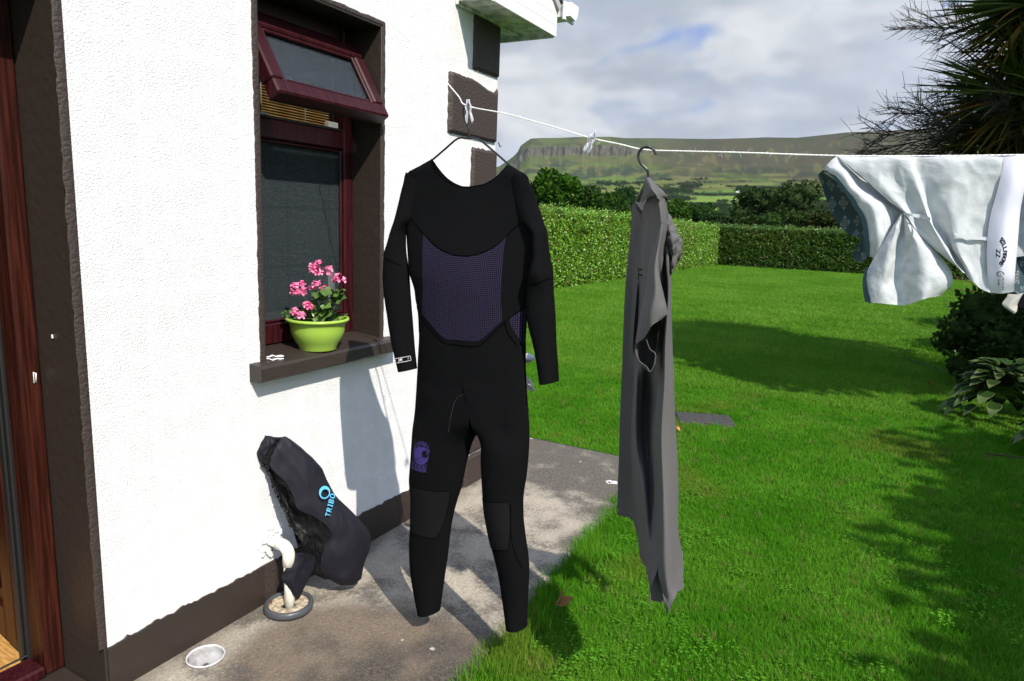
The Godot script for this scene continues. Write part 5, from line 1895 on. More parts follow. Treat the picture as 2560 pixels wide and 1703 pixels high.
# ------------------------------------------------------------------ plants on the right
func garden_plants() -> void:
	cordyline(Vector3(1.25, -0.04, -9.2))
	# hostas along the border
	var spots := [[Vector3(1.02, 0, -7.3), 0.62, "broad-leaved hosta with pale leaf edges, nearest along the right border"], [Vector3(1.20, 0, -8.6), 0.6, "hosta clump next behind the nearest one, shaded by the cordyline"], [Vector3(1.75, 0, -7.6), 0.7, "hosta clump at the right edge beneath the cordyline trunk"], [Vector3(1.35, 0, -6.35), 0.5, "low hosta clump in front at the foot of the cordyline"]]
	for s in spots:
		var t := thing("hosta", s[2], "plant", s[0], "hostas in the right border")
		for k in 105:
			var a := rng.randf() * TAU
			var f := rng.randf()
			var reach: float = s[1] * (0.25 + 0.75 * f)
			var h: float = s[1] * lerpf(1.0, 0.28, f * f) * rng.randf_range(0.75, 1.05)
			var p := Vector3(cos(a) * reach * 0.55, h * 0.8, sin(a) * reach * 0.55)
			var d := Vector3(cos(a), lerpf(0.75, -0.35, f), sin(a))
			var st := st_new()
			var tone := Color(0.022, 0.048, 0.011) * rng.randf_range(0.7, 1.3)
			var L := rng.randf_range(0.11, 0.18)
			st.set_color(tone)
			leaf(st, aim(p, d), L, L * 0.62, L * 0.45, 4)
			st.set_color(Color(0.09, 0.12, 0.045))
			leaf(st, aim(p - Vector3(0, 0.003, 0), d), L * 1.05, L * 0.70, L * 0.45, 4)
			part("leaf", done(st), mats.leaf_matt, t)
	# strap-leaved clump with coral flower spikes
	for s in [[Vector3(1.30, 0, -10.2), "strap-leaved clump with coral flower spikes below the shorts"], [Vector3(1.9, 0, -9.4), "strap-leaved clump at the right edge behind the hostas"]]:
		var t := thing("montbretia", s[1], "plant", s[0])
		var st := st_new()
		for k in 170:
			var a := rng.randf() * TAU
			var p := Vector3(cos(a), 0, sin(a)) * rng.randf_range(0, 0.35)
			st.set_color(Color(0.06, 0.12, 0.02) * rng.randf_range(0.6, 1.5))
			leaf(st, aim(p, Vector3(cos(a) * 0.55, 1, sin(a) * 0.55), rng.randf() * TAU), rng.randf_range(0.6, 1.1), 0.022, rng.randf_range(0.1, 0.4), 5, 2.5)
		part("leaves", done(st), mats.leaf_plant, t).set_meta("kind", "stuff")
		for k in 3:
			st = st_new()
			var p0 := Vector3(-0.2 - 0.05 * k, 0.85 + 0.08 * k, 0.15)
			var path := curve(PackedVector3Array([Vector3(0, 0.2, 0), Vector3(-0.05, 0.75, 0.05), p0, p0 + Vector3(-0.42, 0.10 * (k - 0.6), 0.1)]), 20)
			tube(st, path, 0.006, 0.004, 5)
			for q in 14:
				var pp := path[20 - q / 2]
				leaf(st, aim(pp, Vector3(-0.3 + rng.randf_range(-0.4, 0.4), 0.8 * (1 if q % 2 else -1), 0.2)), 0.035, 0.012, 0.01, 2)
			part("flower_spike", done(st), mat_once("coral_flower", lin(0.50, 0.14, 0.08), 0.7), t)
	# shrubs that back the border
	var cr := crown_list(21, 22, 170, Vector3.ONE, 0.10)
	for s in [[Vector3(1.0, 0, -8.75), Vector3(0.55, 0.55, 0.5), "low dark shrub hiding the foot of the cordyline trunk"], [Vector3(2.3, 0, -11.5), Vector3(1.3, 0.75, 1.2), "low dark shrub behind the coral-flowered clump"], [Vector3(3.2, 0, -14.5), Vector3(1.9, 1.0, 1.8), "dark shrub farther along the right border"], [Vector3(3.0, 0, -8.2), Vector3(1.3, 0.9, 1.5), "dark shrub right of the hostas under the cordyline"], [Vector3(2.75, 0, -5.6), Vector3(1.1, 0.8, 1.0), "dark shrub at the right edge in front of the cordyline"]]:
		var t := thing("shrub", s[2], "shrub", s[0])
		var o := part("crown", cr, tree_leaf(Color(0.026, 0.050, 0.012)), t)
		o.position.y = s[1].y
		o.scale = s[1]
		part("stem", tube_mesh(PackedVector3Array([Vector3(0, -0.05, 0), Vector3(0.05, s[1].y, 0)]), 0.03, 0.015, 6), mats.bark, t)
	# tall trees outside the picture on the right, whose shade lies on the lawn
	var c := crown_list(31, 30, 260, Vector3.ONE, 0.085)
	for s in SHADE:
		var t := thing("garden_tree", s[5], "tree", Vector3(s[0], 0, s[1]))
		var o := part("crown", c, tree_leaf(Color(0.03, 0.06, 0.014)), t)
		o.position.y = s[2]
		o.scale = Vector3(s[3], s[4], s[3])
		part("trunk", tube_mesh(PackedVector3Array([Vector3(0, -0.1, 0), Vector3(0.1, s[2] * 0.5, 0), Vector3(0, s[2], 0.1)]), 0.14, 0.06, 8), mats.bark, t)

const SHADE := [[5.5, -3.25, 3.6, 1.95, 1.3, "bushy garden tree right of the lawn beside the cordyline"], [5.35, -1.1, 3.6, 1.85, 1.3, "bushy garden tree right of the lawn nearest the clothesline post"], [4.3, -6.5, 6.0, 1.9, 1.5, "tall garden tree far right whose shade crosses the lawn"]]

func tree_leaf(tone: Color) -> StandardMaterial3D:
	var m: StandardMaterial3D = mats.leaf_tree.duplicate()
	m.albedo_color = lin(tone.r, tone.g, tone.b)
	return m

func cordyline(at: Vector3) -> void:
	var t := thing("cordyline", "dark cordyline palm with sword leaves and bare twiggy flower sprays", "palm tree", at)
	part("trunk", tube_mesh(curve(PackedVector3Array([Vector3.ZERO, Vector3(0.05, 1.0, 0), Vector3(0.0, 2.0, 0.05), Vector3(-0.02, 3.1, 0)]), 16), 0.10, 0.07, 10), mats.bark, t)
	var heads := [Vector3(-0.15, 2.75, 0.05), Vector3(0.2, 2.35, 0.25), Vector3(-0.08, 3.5, 0.0), Vector3(0.3, 3.2, 0.2), Vector3(0.15, 4.2, -0.1), Vector3(0.6, 2.7, -0.1), Vector3(0.65, 3.7, 0.1), Vector3(0.5, 4.6, 0.0), Vector3(-0.32, 3.05, 0.35), Vector3(-0.28, 2.4, 0.0), Vector3(-0.25, 3.95, 0.25), Vector3(0.1, 2.9, 0.5)]
	for h in heads:
		part("limb", tube_mesh(PackedVector3Array([Vector3(0, 1.6, 0), (h + Vector3(0, 1.7, 0)) * 0.5 + Vector3(h.x * 0.2, 0, 0), h]), 0.06, 0.045, 8), mats.bark, t)
		var st := st_new()
		for k in 340:
			var d := rand_dir()
			d.y = d.y * 0.85 + 0.08
			var L := rng.randf_range(0.65, 1.08)
			var old := d.y < -0.35
			st.set_color((Color(0.042, 0.062, 0.010) if not old else Color(0.058, 0.050, 0.010)) * rng.randf_range(0.6, 1.5))
			if rng.randf() < 0.05:
				st.set_color(Color(0.16, 0.085, 0.012))
			leaf(st, aim(h + d * 0.05, d, rng.randf_range(-1.2, 1.2)), L, 0.038, L * rng.randf_range(0.05, 0.35), 5, 2.2)
		part("leaf_head", done(st), mats.leaf_matt, t)
	# flower sprays gone over: a stalk, side branches, fine twigs with small seeds
	var dirs := [[Vector3(-1.0, -0.10, 0.15), 1.42], [Vector3(-0.95, 0.18, 0.3), 1.35], [Vector3(-1.0, 0.05, -0.1), 1.42], [Vector3(-0.9, 0.35, 0.1), 1.25], [Vector3(-0.95, -0.28, 0.1), 1.3], [Vector3(-0.8, 0.42, -0.1), 1.05], [Vector3(-0.9, -0.35, 0.35), 1.05], [Vector3(-0.7, 0.05, 0.6), 1.1], [Vector3(-0.55, 0.5, 0.5), 1.1], [Vector3(-0.2, 0.3, 0.9), 1.0], [Vector3(0.3, 0.45, 0.75), 1.0], [Vector3(-0.75, 0.75, 0.2), 1.0]]
	for i in dirs.size():
		var d: Vector3 = dirs[i][0].normalized()
		var L: float = dirs[i][1]
		var from: Vector3 = heads[[0, 0, 0, 2, 0, 2, 2, 0, 1, 4, 1, 3, 4][i]] + Vector3(0, 0.02, 0)
		var st := st_new()
		var stalk := curve(PackedVector3Array([from, from + d * L * 0.35 + Vector3(0, 0.05, 0), from + d * L * 0.7, from + d * L + Vector3(0, -0.08, 0)]), 16)
		tube(st, stalk, 0.014, 0.004, 5)
		for k in 26:
			var f := rng.randf_range(0.2, 1.0)
			var p := stalk[int(f * 16)]
			var e := (d * 1.1 + rand_dir() * 0.85).normalized()
			var l2 := L * rng.randf_range(0.22, 0.46) * (1.15 - f * 0.45)
			var br := PackedVector3Array([p, p + e * l2 * 0.5, p + e * l2 + Vector3(0, -0.02, 0) + rand_dir() * 0.03])
			tube(st, br, 0.0055, 0.0026, 4, false)
			for q in 8:
				var pp := br[0].lerp(br[2], rng.randf_range(0.25, 0.98))
				var e2 := (e + rand_dir() * 0.8).normalized()
				var l3 := rng.randf_range(0.08, 0.26)
				tube(st, PackedVector3Array([pp, pp + e2 * l3 * 0.5 + rand_dir() * 0.006, pp + e2 * l3]), 0.0033, 0.0018, 3, false)
				if q % 2 == 0:
					box(st, pp + e2 * l3 * 0.6 - Vector3.ONE * 0.0035, pp + e2 * l3 * 0.6 + Vector3.ONE * 0.0035)
		part("flower_spray", done(st), mats.twig, t)

# ------------------------------------------------------------------ grass
func lawn_edge(z: float) -> float:
	if z < -4.40:
		return -7.0
	return lerpf(-1.10, -1.23, clampf((z + 1.6) / -2.4, 0, 1)) if z < -1.6 else lerpf(-1.10, -1.0, clampf((z + 1.6) / 2.0, 0, 1))

func clump_mesh(seed_: int, n: int, spread: float, h: float, w: float, steps: int) -> ArrayMesh:
	var local := RandomNumberGenerator.new()
	local.seed = seed_
	var st := st_new()
	for k in n:
		var a := local.randf() * TAU
		var p := Vector3(cos(a), 0, sin(a)) * spread * sqrt(local.randf())
		var d := Vector3(local.randf_range(-0.8, 0.8), 1.0, local.randf_range(-0.8, 0.8))
		st.set_color(Color.WHITE * local.randf_range(0.6, 1.25))
		leaf(st, aim(p, d, local.randf() * TAU), h * local.randf_range(0.55, 1.2), w, h * local.randf_range(0.1, 0.7), steps, 1.6)
	return done(st)

func on_slab(x: float, z: float) -> bool:
	var p := Vector2(x + 1.24, z + 5.76).rotated(0.38)
	return absf(p.x) < 0.235 and absf(p.y) < 0.16

func grass() -> void:
	var near := [clump_mesh(1, 20, 0.030, 0.046, 0.0028, 3), clump_mesh(2, 20, 0.030, 0.036, 0.0030, 3)]
	var lists: Array = [[], []]
	var tints: Array = [PackedColorArray(), PackedColorArray()]
	var typed: Array[Transform3D] = []
	for v in 2:
		var list: Array[Transform3D] = []
		var tint := PackedColorArray()
		for k in 42000:
			var z := -0.9 - 8.0 * pow(rng.randf(), 1.25)
			var x0 := lawn_edge(z) - 0.01
			var x1 := 0.75 + 0.30 * absf(z)
			if z < -4.4:
				x0 = -0.72 * absf(z) - 0.4
			var x := lerpf(x0, x1, rng.randf())
			if on_slab(x, z):
				continue
			var tall := 1.0
			if z > -4.4 and x < x0 + 0.12:
				tall = rng.randf_range(0.9, 2.3)
				x -= rng.randf_range(0.0, 0.05)
			var s := rng.randf_range(0.75, 1.2)
			list.append(Transform3D(Basis(Vector3.UP, rng.randf() * TAU).scaled(Vector3(s, s * tall, s)), Vector3(x, -0.037, z)))
			var n := noise.get_noise_2d(x * 12.0, z * 12.0)
			var c := Color(0.060, 0.225, 0.008).lerp(Color(0.105, 0.290, 0.018), clampf(0.5 + n, 0, 1)) * rng.randf_range(0.8, 1.2)
			c = c.lerp(Color(0.17, 0.21, 0.03), 0.55 * smoothstep(0.18, 0.5, noise.get_noise_2d(x * 5.0 + 90.0, z * 5.0)))
			if rng.randf() < 0.025:
				c = Color(0.24, 0.22, 0.07)
			tint.append(c)
		var o := multi("lawn_grass", near[v], mats.leaf_grass, list, tint, self)
		tag(o, "short green lawn grass beside the path and under the clothes" if v == 0 else "finer lawn grass blades mixed through the near lawn", "grass")
	# clover and small weeds
	var st := st_new()
	for k in 9:
		var p := Vector3(rng.randf_range(-0.03, 0.03), rng.randf_range(0.025, 0.045), rng.randf_range(-0.03, 0.03))
		for q in 3:
			var a := TAU * q / 3.0 + k
			leaf(st, aim(p, Vector3(cos(a), 0.12, sin(a))), 0.0062, 0.0062, 0.001, 2)
	var clover := done(st)
	var cl: Array[Transform3D] = []
	var ct := PackedColorArray()
	for k in 2600:
		var z := -0.9 - 5.5 * pow(rng.randf(), 1.2)
		var x := lerpf(lawn_edge(z) + 0.02, 0.6 + 0.28 * absf(z), rng.randf())
		if z < -4.4 or noise.get_noise_2d(x * 14.0 + 30.0, z * 14.0) < -0.02:
			continue
		cl.append(Transform3D(Basis(Vector3.UP, rng.randf() * TAU).scaled(Vector3.ONE * rng.randf_range(0.7, 1.3)), Vector3(x, -0.034, z)))
		ct.append(Color(0.070, 0.205, 0.012) * rng.randf_range(0.7, 1.25))
	tag(multi("clover", clover, mats.leaf_grass, cl, ct, self), "small clover leaves scattered in the near lawn", "clover")
	# farther lawn, in wider tufts
	var far := clump_mesh(5, 22, 0.11, 0.05, 0.008, 2)
	var fl: Array[Transform3D] = []
	var ft := PackedColorArray()
	for k in 60000:
		var z := -7.0 - 25.0 * pow(rng.randf(), 1.5)
		var x := rng.randf_range(maxf(-0.62 * absf(z) - 1.0, -7.4), 0.28 * absf(z) + 0.8)
		if z < -31.6:
			continue
		fl.append(Transform3D(Basis(Vector3.UP, rng.randf() * TAU).scaled(Vector3(1, rng.randf_range(0.7, 1.1), 1)), Vector3(x, -0.037, z)))
		var n := noise.get_noise_2d(x * 5.0, z * 2.5) + 0.25 * sin(z * 5.0)
		ft.append(Color(0.085, 0.225, 0.014).lerp(Color(0.135, 0.285, 0.028), clampf(0.5 + n * 0.8, 0, 1)) * rng.randf_range(0.85, 1.15))
	tag(multi("far_lawn_grass", far, mats.leaf_grass, fl, ft, self), "mown lawn grass stretching back to the hedges", "grass")

# ------------------------------------------------------------------ small things
func small_things() -> void:
	peg("white and lilac peg lying on the window sill left of the flower pot", Vector3(-2.105, 1.026, -1.845), Vector3(-2.075, 1.022, -1.905), 1.4, 5.0, mats.white_plastic)
	var pp := Vector3(-1.40, 0.007, -3.86)
	peg("white peg lying on the path at the wetsuit's right knee", pp, pp + Vector3(0.07, 0.0, -0.02), 1.57, 4.0, mats.white_plastic)
	# fallen leaves
	var spots := [[Vector3(-0.30, 0.012, -1.93), "curled orange-brown leaf on the lawn right of the robe's hem", Color(0.42, 0.12, 0.03), 0.045], [Vector3(-0.40, 0.012, -1.62), "pale orange leaf on the lawn nearest the bottom edge", Color(0.50, 0.22, 0.08), 0.045], [Vector3(-1.06, 0.016, -2.42), "crumpled brown leaf at the path edge beside the wetsuit's foot", Color(0.22, 0.08, 0.03), 0.075], [Vector3(-0.62, 0.012, -2.02), "small rusty leaf under the robe's hem", Color(0.35, 0.10, 0.03), 0.03], [Vector3(-1.06, 0.012, -1.72), "small brown leaf in the grass at the very bottom", Color(0.30, 0.10, 0.03), 0.035], [Vector3(-2.055, 0.008, -1.78), "brown leaf wedged between the drain ring and the plinth", Color(0.28, 0.07, 0.03), 0.03], [Vector3(0.55, 0.01, -8.6), "reddish leaf lying in the shade of the border", Color(0.28, 0.07, 0.02), 0.06], [Vector3(-1.3, 0.01, -5.2), "orange leaf lying on the lawn beyond the path end", Color(0.40, 0.12, 0.03), 0.05]]
	for s in spots:
		var st := st_new()
		st.set_color(s[2])
		var d := Vector3(rng.randf_range(-1, 1), 0.15, rng.randf_range(-1, 1))
		leaf(st, aim(Vector3.ZERO, d, 0.6), s[3], s[3] * 0.55, -s[3] * 0.4, 4)
		leaf(st, aim(Vector3(0.004, 0.002, 0), d.rotated(Vector3.UP, 0.5), -0.5), s[3] * 0.8, s[3] * 0.4, -s[3] * 0.5, 4)
		solo("fallen_leaf", done(st), mats.leaf_plant, s[1], "leaf", "fallen leaves").position = s[0]
	# twigs in the shade
	for s in [[[Vector3(0.78, 0.02, -6.0), Vector3(1.0, 0.025, -6.02), Vector3(1.35, 0.02, -6.1)], "bare stick lying on the shaded lawn at the right edge"], [[Vector3(0.25, 0.02, -10.2), Vector3(0.55, 0.03, -9.7), Vector3(0.85, 0.05, -9.1)], "long bare stalk leaning from the hosta onto the lawn"]]:
		var p := PackedVector3Array(s[0])
		var o := p[0]
		for i in p.size():
			p[i] -= o
		solo("stick", tube_mesh(curve(p, 10), 0.006, 0.004, 6), mats.twig, s[1], "stick").position = o
	# stone slab sunk in the lawn
	var g: Array[PackedVector3Array] = []
	for j in 13:
		var row := PackedVector3Array()
		for i in 25:
			var u := i / 24.0
			var v := j / 12.0
			var edge := float(i == 0 or i == 24 or j == 0 or j == 12)
			row.append(Vector3((u - 0.5) * 0.50, 0.0 - 0.05 * edge + 0.006 * noise.get_noise_2d(u * 90.0, v * 60.0), (v - 0.5) * 0.36))
		g.append(row)
	var m := mat("slab_stone", Color.WHITE, 0.9)
	m.albedo_texture = noise_tex(256, 0.08, 4, 91, false, 1.0, ramp2(lin(0.010, 0.0095, 0.0085), lin(0.085, 0.08, 0.07), 0.35, 0.75))
	triplanar(m, 2.5)
	var slab := solo("stone_cover", grid_mesh(g), m, "dark speckled stone cover sunk in the lawn beyond the robe", "stone slab")
	slab.position = Vector3(-1.24, -0.010, -5.76)
	slab.rotation.y = 0.38
	# small pale speck on the reveal
	var st := st_new()
	box(st, Vector3(-2.255, 1.18, -1.145), Vector3(-2.25, 1.192, -1.140), 0.001)
	part("white_speck", done(st), mats.pipe_plastic, home)

# ------------------------------------------------------------------ measured shapes, in millimetres
const CAM := [0.873698, -0.118309, 0.471863, 0.038908, 0.983863, 0.174640, -0.484911, -0.134224, 0.864202]
const TORSO_LEFT := [-1439, 1796, -1494, 1771, -1541, 1750, -1546, 1722, -1545, 1680, -1544, 1619, -1543, 1545, -1535, 1468, -1525, 1396, -1514, 1370, -1501, 1339, -1494, 1296, -1483, 1258, -1478, 1211, -1476, 1160, -1478, 1114, -1480, 1055, -1480, 983, -1479, 916]
const TORSO_RIGHT := [-1130, 1778, -1096, 1759, -1060, 1740, -1046, 1704, -1027, 1650, -1015, 1595, -1012, 1539, -1014, 1483, -1015, 1432, -1018, 1408, -1025, 1379, -1034, 1338, -1038, 1302, -1040, 1258, -1041, 1211, -1039, 1170, -1036, 1117, -1036, 1050, -1037, 990]
const NECK := [-1439, 1796, -1434, 1788, -1419, 1767, -1389, 1738, -1356, 1718, -1317, 1705, -1278, 1701, -1240, 1705, -1206, 1712, -1173, 1729, -1151, 1748, -1134, 1769, -1130, 1778]
const ARM_L_OUT := [-1541, 1750, -1548, 1731, -1550, 1716, -1561, 1680, -1572, 1631, -1591, 1559, -1611, 1495, -1622, 1474, -1628, 1440, -1632, 1398, -1633, 1364, -1628, 1309, -1614, 1236, -1595, 1152, -1576, 1092, -1554, 1025]
const ARM_L_IN := [-1485, 1723, -1492, 1693, -1499, 1663, -1506, 1626, -1511, 1588, -1534, 1558, -1543, 1536, -1544, 1508, -1539, 1467, -1530, 1424, -1524, 1391, -1520, 1357, -1514, 1287, -1504, 1192, -1495, 1112, -1485, 1044]
const ARM_R_OUT := [-1090, 1753, -1060, 1740, -1048, 1729, -1043, 1718, -1030, 1699, -1016, 1664, -998, 1623, -984, 1588, -975, 1566, -968, 1514, -959, 1473, -949, 1437, -946, 1422, -937, 1355, -927, 1270, -918, 1185, -908, 1084]
const ARM_R_IN := [-1114, 1726, -1106, 1698, -1095, 1665, -1084, 1632, -1070, 1599, -1043, 1577, -1021, 1559, -1016, 1534, -1014, 1483, -1017, 1441, -1022, 1422, -1030, 1378, -1031, 1312, -1021, 1260, -1003, 1204, -982, 1133, -966, 1069]
const LEG_L_OUT := [-1476, 1136, -1480, 1063, -1486, 959, -1496, 806, -1503, 682, -1508, 607, -1499, 550, -1500, 455, -1506, 373, -1502, 269, -1485, 175, -1463, 99, -1453, 69]
const LEG_L_IN := [-1202, 1170, -1196, 1004, -1214, 888, -1252, 757, -1277, 633, -1297, 568, -1312, 503, -1323, 423, -1329, 343, -1341, 260, -1352, 176, -1362, 105]
const LEG_R_IN := [-1265, 1162, -1228, 999, -1193, 863, -1188, 749, -1179, 663, -1168, 577, -1156, 521, -1142, 465, -1125, 417, -1105, 355, -1086, 277, -1059, 153]
const LEG_R_OUT := [-1038, 1190, -1022, 1032, -1006, 898, -1007, 801, -1011, 723, -1019, 657, -1016, 579, -1004, 510, -988, 434, -982, 376, -983, 294, -982, 172]
const YOKE_SEAM := [-1511, 1588, -1478, 1566, -1442, 1540, -1398, 1512, -1354, 1490, -1302, 1476, -1253, 1473, -1204, 1482, -1161, 1501, -1132, 1522, -1106, 1549, -1081, 1576, -1056, 1595, -1031, 1602]
const PANEL_TOP := [-1441, 1538, -1398, 1508, -1353, 1486, -1302, 1473, -1253, 1470, -1204, 1479, -1161, 1497, -1131, 1519, -1111, 1542]
const PANEL_LEFT := [-1441, 1538, -1435, 1458, -1430, 1384, -1429, 1373, -1431, 1326, -1435, 1295, -1435, 1257]
const PANEL_RIGHT := [-1111, 1542, -1112, 1492, -1110, 1408, -1110, 1398, -1109, 1340, -1106, 1304, -1104, 1268]
const PANEL_BOTTOM := [-1435, 1257, -1387, 1227, -1345, 1200, -1312, 1185, -1293, 1184, -1243, 1188, -1204, 1190, -1176, 1195, -1143, 1226, -1104, 1268]
const WAIST_SEAM := [-1486, 1276, -1457, 1251, -1406, 1222, -1345, 1185, -1308, 1169, -1271, 1170, -1221, 1171, -1186, 1174, -1169, 1184, -1139, 1215, -1097, 1263, -1068, 1291, -1035, 1324]
const SIDE_SEAM := [-1097, 1263, -1082, 1224, -1060, 1191, -1042, 1161]
const SIDE_R_IN := [-1038, 1313, -1060, 1294, -1081, 1271, -1065, 1232, -1042, 1190]
const SIDE_R_OUT := [-1037, 1313, -1039, 1294, -1040, 1270, -1041, 1229, -1041, 1190]
const SIDE_L_OUT := [-1488, 1274, -1483, 1255, -1479, 1230, -1478, 1205, -1475, 1182]
const SIDE_L_IN := [-1486, 1274, -1473, 1263, -1459, 1250, -1464, 1212, -1473, 1183]
const ELBOW_L_SEAM := [-1622, 1456, -1590, 1442, -1538, 1422]
const ELBOW_R_SEAM := [-1021, 1400, -996, 1398, -971, 1406, -946, 1419]
const ARMHOLE_L := [-1543, 1745, -1531, 1704, -1522, 1656, -1516, 1620, -1511, 1588]
const ARMHOLE_R := [-1047, 1726, -1012, 1661, -1030, 1633, -1031, 1602]
const ARM_FOLD_R := [-1069, 1585, -1044, 1597, -1019, 1599, -993, 1589, -980, 1573]
const INSEAM_L := [-1198, 993, -1220, 1001, -1248, 993, -1269, 964, -1282, 912, -1293, 852]
const KNEE_L_A := [-1485, 602, -1489, 529, -1487, 434, -1462, 416]
const KNEE_L_B := [-1301, 620, -1315, 548, -1341, 457, -1363, 422]
const KNEE_R_A := [-1169, 623, -1161, 564, -1149, 508, -1134, 448]
const KNEE_R_B := [-1046, 647, -1042, 587, -1040, 529, -1043, 472]
const KNEE_R_C := [-1043, 637, -1038, 537, -1024, 475, -997, 409]
const CUFF_LABEL := [-1554, 1080, -1496, 1094, -1493, 1078, -1550, 1063]
const LOGO := [-1460, 792, -1368, 801, -1384, 679, -1473, 672]
const HANGER_HOOK := [-1288, 1863, -1288, 1886, -1293, 1900, -1302, 1915, -1309, 1933, -1312, 1952, -1308, 1963, -1299, 1968, -1290, 1964, -1287, 1957]
const HANGER_BAR := [-1454, 1779, -1439, 1790, -1388, 1825, -1332, 1862, -1294, 1862, -1252, 1860, -1191, 1820, -1129, 1775, -1111, 1761]
const LINE := [-1720, 2343, -1508, 2164, -1343, 2009, -1300, 1968, -1147, 1936, -996, 1896, -846, 1854, -747, 1833, -673, 1817, -574, 1812, -404, 1806, -183, 1796, -23, 1793, 239, 1793]
const PEGS_BEHIND := [-1141, 1104, -1079, 1112, -1127, 1035, -1076, 992, -1091, 1032]
const ROBE_BODY := [[-566, 1685, -1842, -570, 1690, -1873, -578, 1686, -1922, -594, 1678, -1991, -647, 1684, -2100, -700, 1681, -2168, -753, 1679, -2206, -754, 1659, -2153, -724, 1668, -2110, -696, 1615, -2066, -664, 1637, -1992, -615, 1682, -1891, -579, 1688, -1839, -566, 1685, -1842],
	[-551, 1608, -1847, -556, 1604, -1876, -564, 1604, -1916, -577, 1605, -1974, -623, 1610, -2107, -696, 1609, -2211, -752, 1607, -2247, -760, 1598, -2172, -722, 1597, -2110, -702, 1579, -2095, -656, 1595, -2004, -601, 1607, -1895, -554, 1612, -1815, -551, 1608, -1847],
	[-562, 1515, -1896, -565, 1514, -1926, -545, 1517, -1880, -569, 1512, -1997, -611, 1512, -2110, -684, 1505, -2215, -745, 1500, -2249, -765, 1496, -2181, -728, 1499, -2129, -697, 1502, -2086, -662, 1506, -2013, -612, 1512, -1923, -566, 1516, -1863, -562, 1515, -1896],
	[-562, 1399, -1937, -568, 1396, -1967, -534, 1406, -1883, -553, 1397, -1981, -599, 1389, -2114, -672, 1374, -2218, -735, 1366, -2252, -766, 1362, -2181, -731, 1368, -2149, -693, 1377, -2077, -688, 1376, -2089, -642, 1388, -1998, -576, 1399, -1923, -562, 1399, -1937],
	[-574, 1253, -1965, -570, 1253, -1966, -532, 1269, -1883, -539, 1254, -1985, -588, 1242, -2117, -661, 1220, -2221, -725, 1207, -2255, -764, 1197, -2192, -737, 1204, -2168, -702, 1217, -2106, -700, 1214, -2127, -650, 1233, -2037, -590, 1250, -1971, -574, 1253, -1965],
	[-579, 1124, -1995, -561, 1136, -1948, -525, 1153, -1885, -524, 1133, -1989, -577, 1120, -2120, -649, 1089, -2224, -715, 1073, -2258, -763, 1055, -2203, -734, 1064, -2180, -706, 1075, -2146, -650, 1111, -2006, -643, 1108, -2029, -643, 1093, -2101, -579, 1124, -1995],
	[-586, 959, -2013, -562, 981, -1947, -522, 1005, -1886, -509, 979, -1994, -563, 968, -2124, -635, 929, -2228, -704, 908, -2261, -757, 876, -2204, -728, 888, -2181, -701, 902, -2147, -636, 956, -1989, -632, 948, -2021, -633, 929, -2094, -586, 959, -2013],
	[-565, 804, -1999, -544, 828, -1942, -503, 857, -1881, -495, 820, -1998, -550, 820, -2128, -621, 772, -2232, -693, 746, -2264, -753, 688, -2216, -724, 703, -2193, -688, 721, -2161, -622, 789, -2003, -587, 811, -1961, -589, 790, -2023, -565, 804, -1999],
	[-536, 699, -1944, -520, 715, -1907, -483, 744, -1866, -483, 683, -2001, -541, 738, -2130, -612, 685, -2235, -687, 657, -2266, -750, 625, -2217, -721, 635, -2194, -678, 642, -2154, -602, 653, -2019, -565, 676, -1957, -556, 676, -1970, -536, 699, -1944],
	[-506, 599, -1890, -493, 610, -1873, -466, 626, -1860, -464, 585, -1996, -532, 683, -2133, -603, 627, -2237, -683, 596, -2267, -750, 598, -2217, -721, 609, -2194, -675, 613, -2155, -596, 599, -2021, -555, 610, -1950, -524, 587, -1906, -506, 599, -1890],
	[-480, 542, -1867, -474, 530, -1868, -454, 551, -1863, -454, 540, -1998, -518, 601, -2136, -603, 597, -2237, -681, 569, -2267, -749, 583, -2217, -720, 594, -2194, -673, 597, -2155, -589, 556, -2013, -549, 576, -1941, -519, 520, -1887],
	[-457, 469, -1863, -450, 491, -1854, -442, 528, -1888, -448, 503, -2000, -513, 587, -2138, -600, 589, -2238, -680, 560, -2267, -748, 572, -2217, -719, 584, -2194, -671, 587, -2156, -586, 530, -2013, -549, 552, -1941, -515, 472, -1878]]
const ROBE_SLEEVE := [[-575, 1603, -1871, -556, 1611, -1825, -544, 1604, -1807, -542, 1588, -1818, -551, 1572, -1857, -568, 1560, -1894, -582, 1559, -1911, -586, 1581, -1899],
	[-588, 1552, -1888, -556, 1558, -1804, -541, 1558, -1777, -542, 1553, -1797, -562, 1544, -1865, -574, 1532, -1892, -588, 1525, -1919, -596, 1536, -1917],
	[-598, 1483, -1885, -562, 1493, -1792, -537, 1496, -1747, -536, 1491, -1778, -559, 1473, -1855, -575, 1459, -1892, -594, 1450, -1918, -604, 1461, -1915],
	[-599, 1403, -1864, -559, 1417, -1772, -523, 1430, -1719, -514, 1419, -1764, -549, 1397, -1868, -577, 1369, -1933, -599, 1356, -1958, -612, 1372, -1933],
	[-602, 1335, -1843, -560, 1356, -1751, -525, 1384, -1709, -501, 1394, -1746, -541, 1363, -1850, -575, 1315, -1944, -600, 1286, -1968, -621, 1304, -1941],
	[-600, 1270, -1823, -552, 1306, -1743, -521, 1350, -1710, -499, 1375, -1758, -559, 1333, -1907, -573, 1260, -1944, -583, 1182, -1942, -616, 1210, -1922],
	[-601, 1265, -1822, -552, 1303, -1743, -520, 1347, -1710, -497, 1373, -1758, -537, 1340, -1830, -551, 1269, -1867, -560, 1191, -1865, -596, 1217, -1855]]
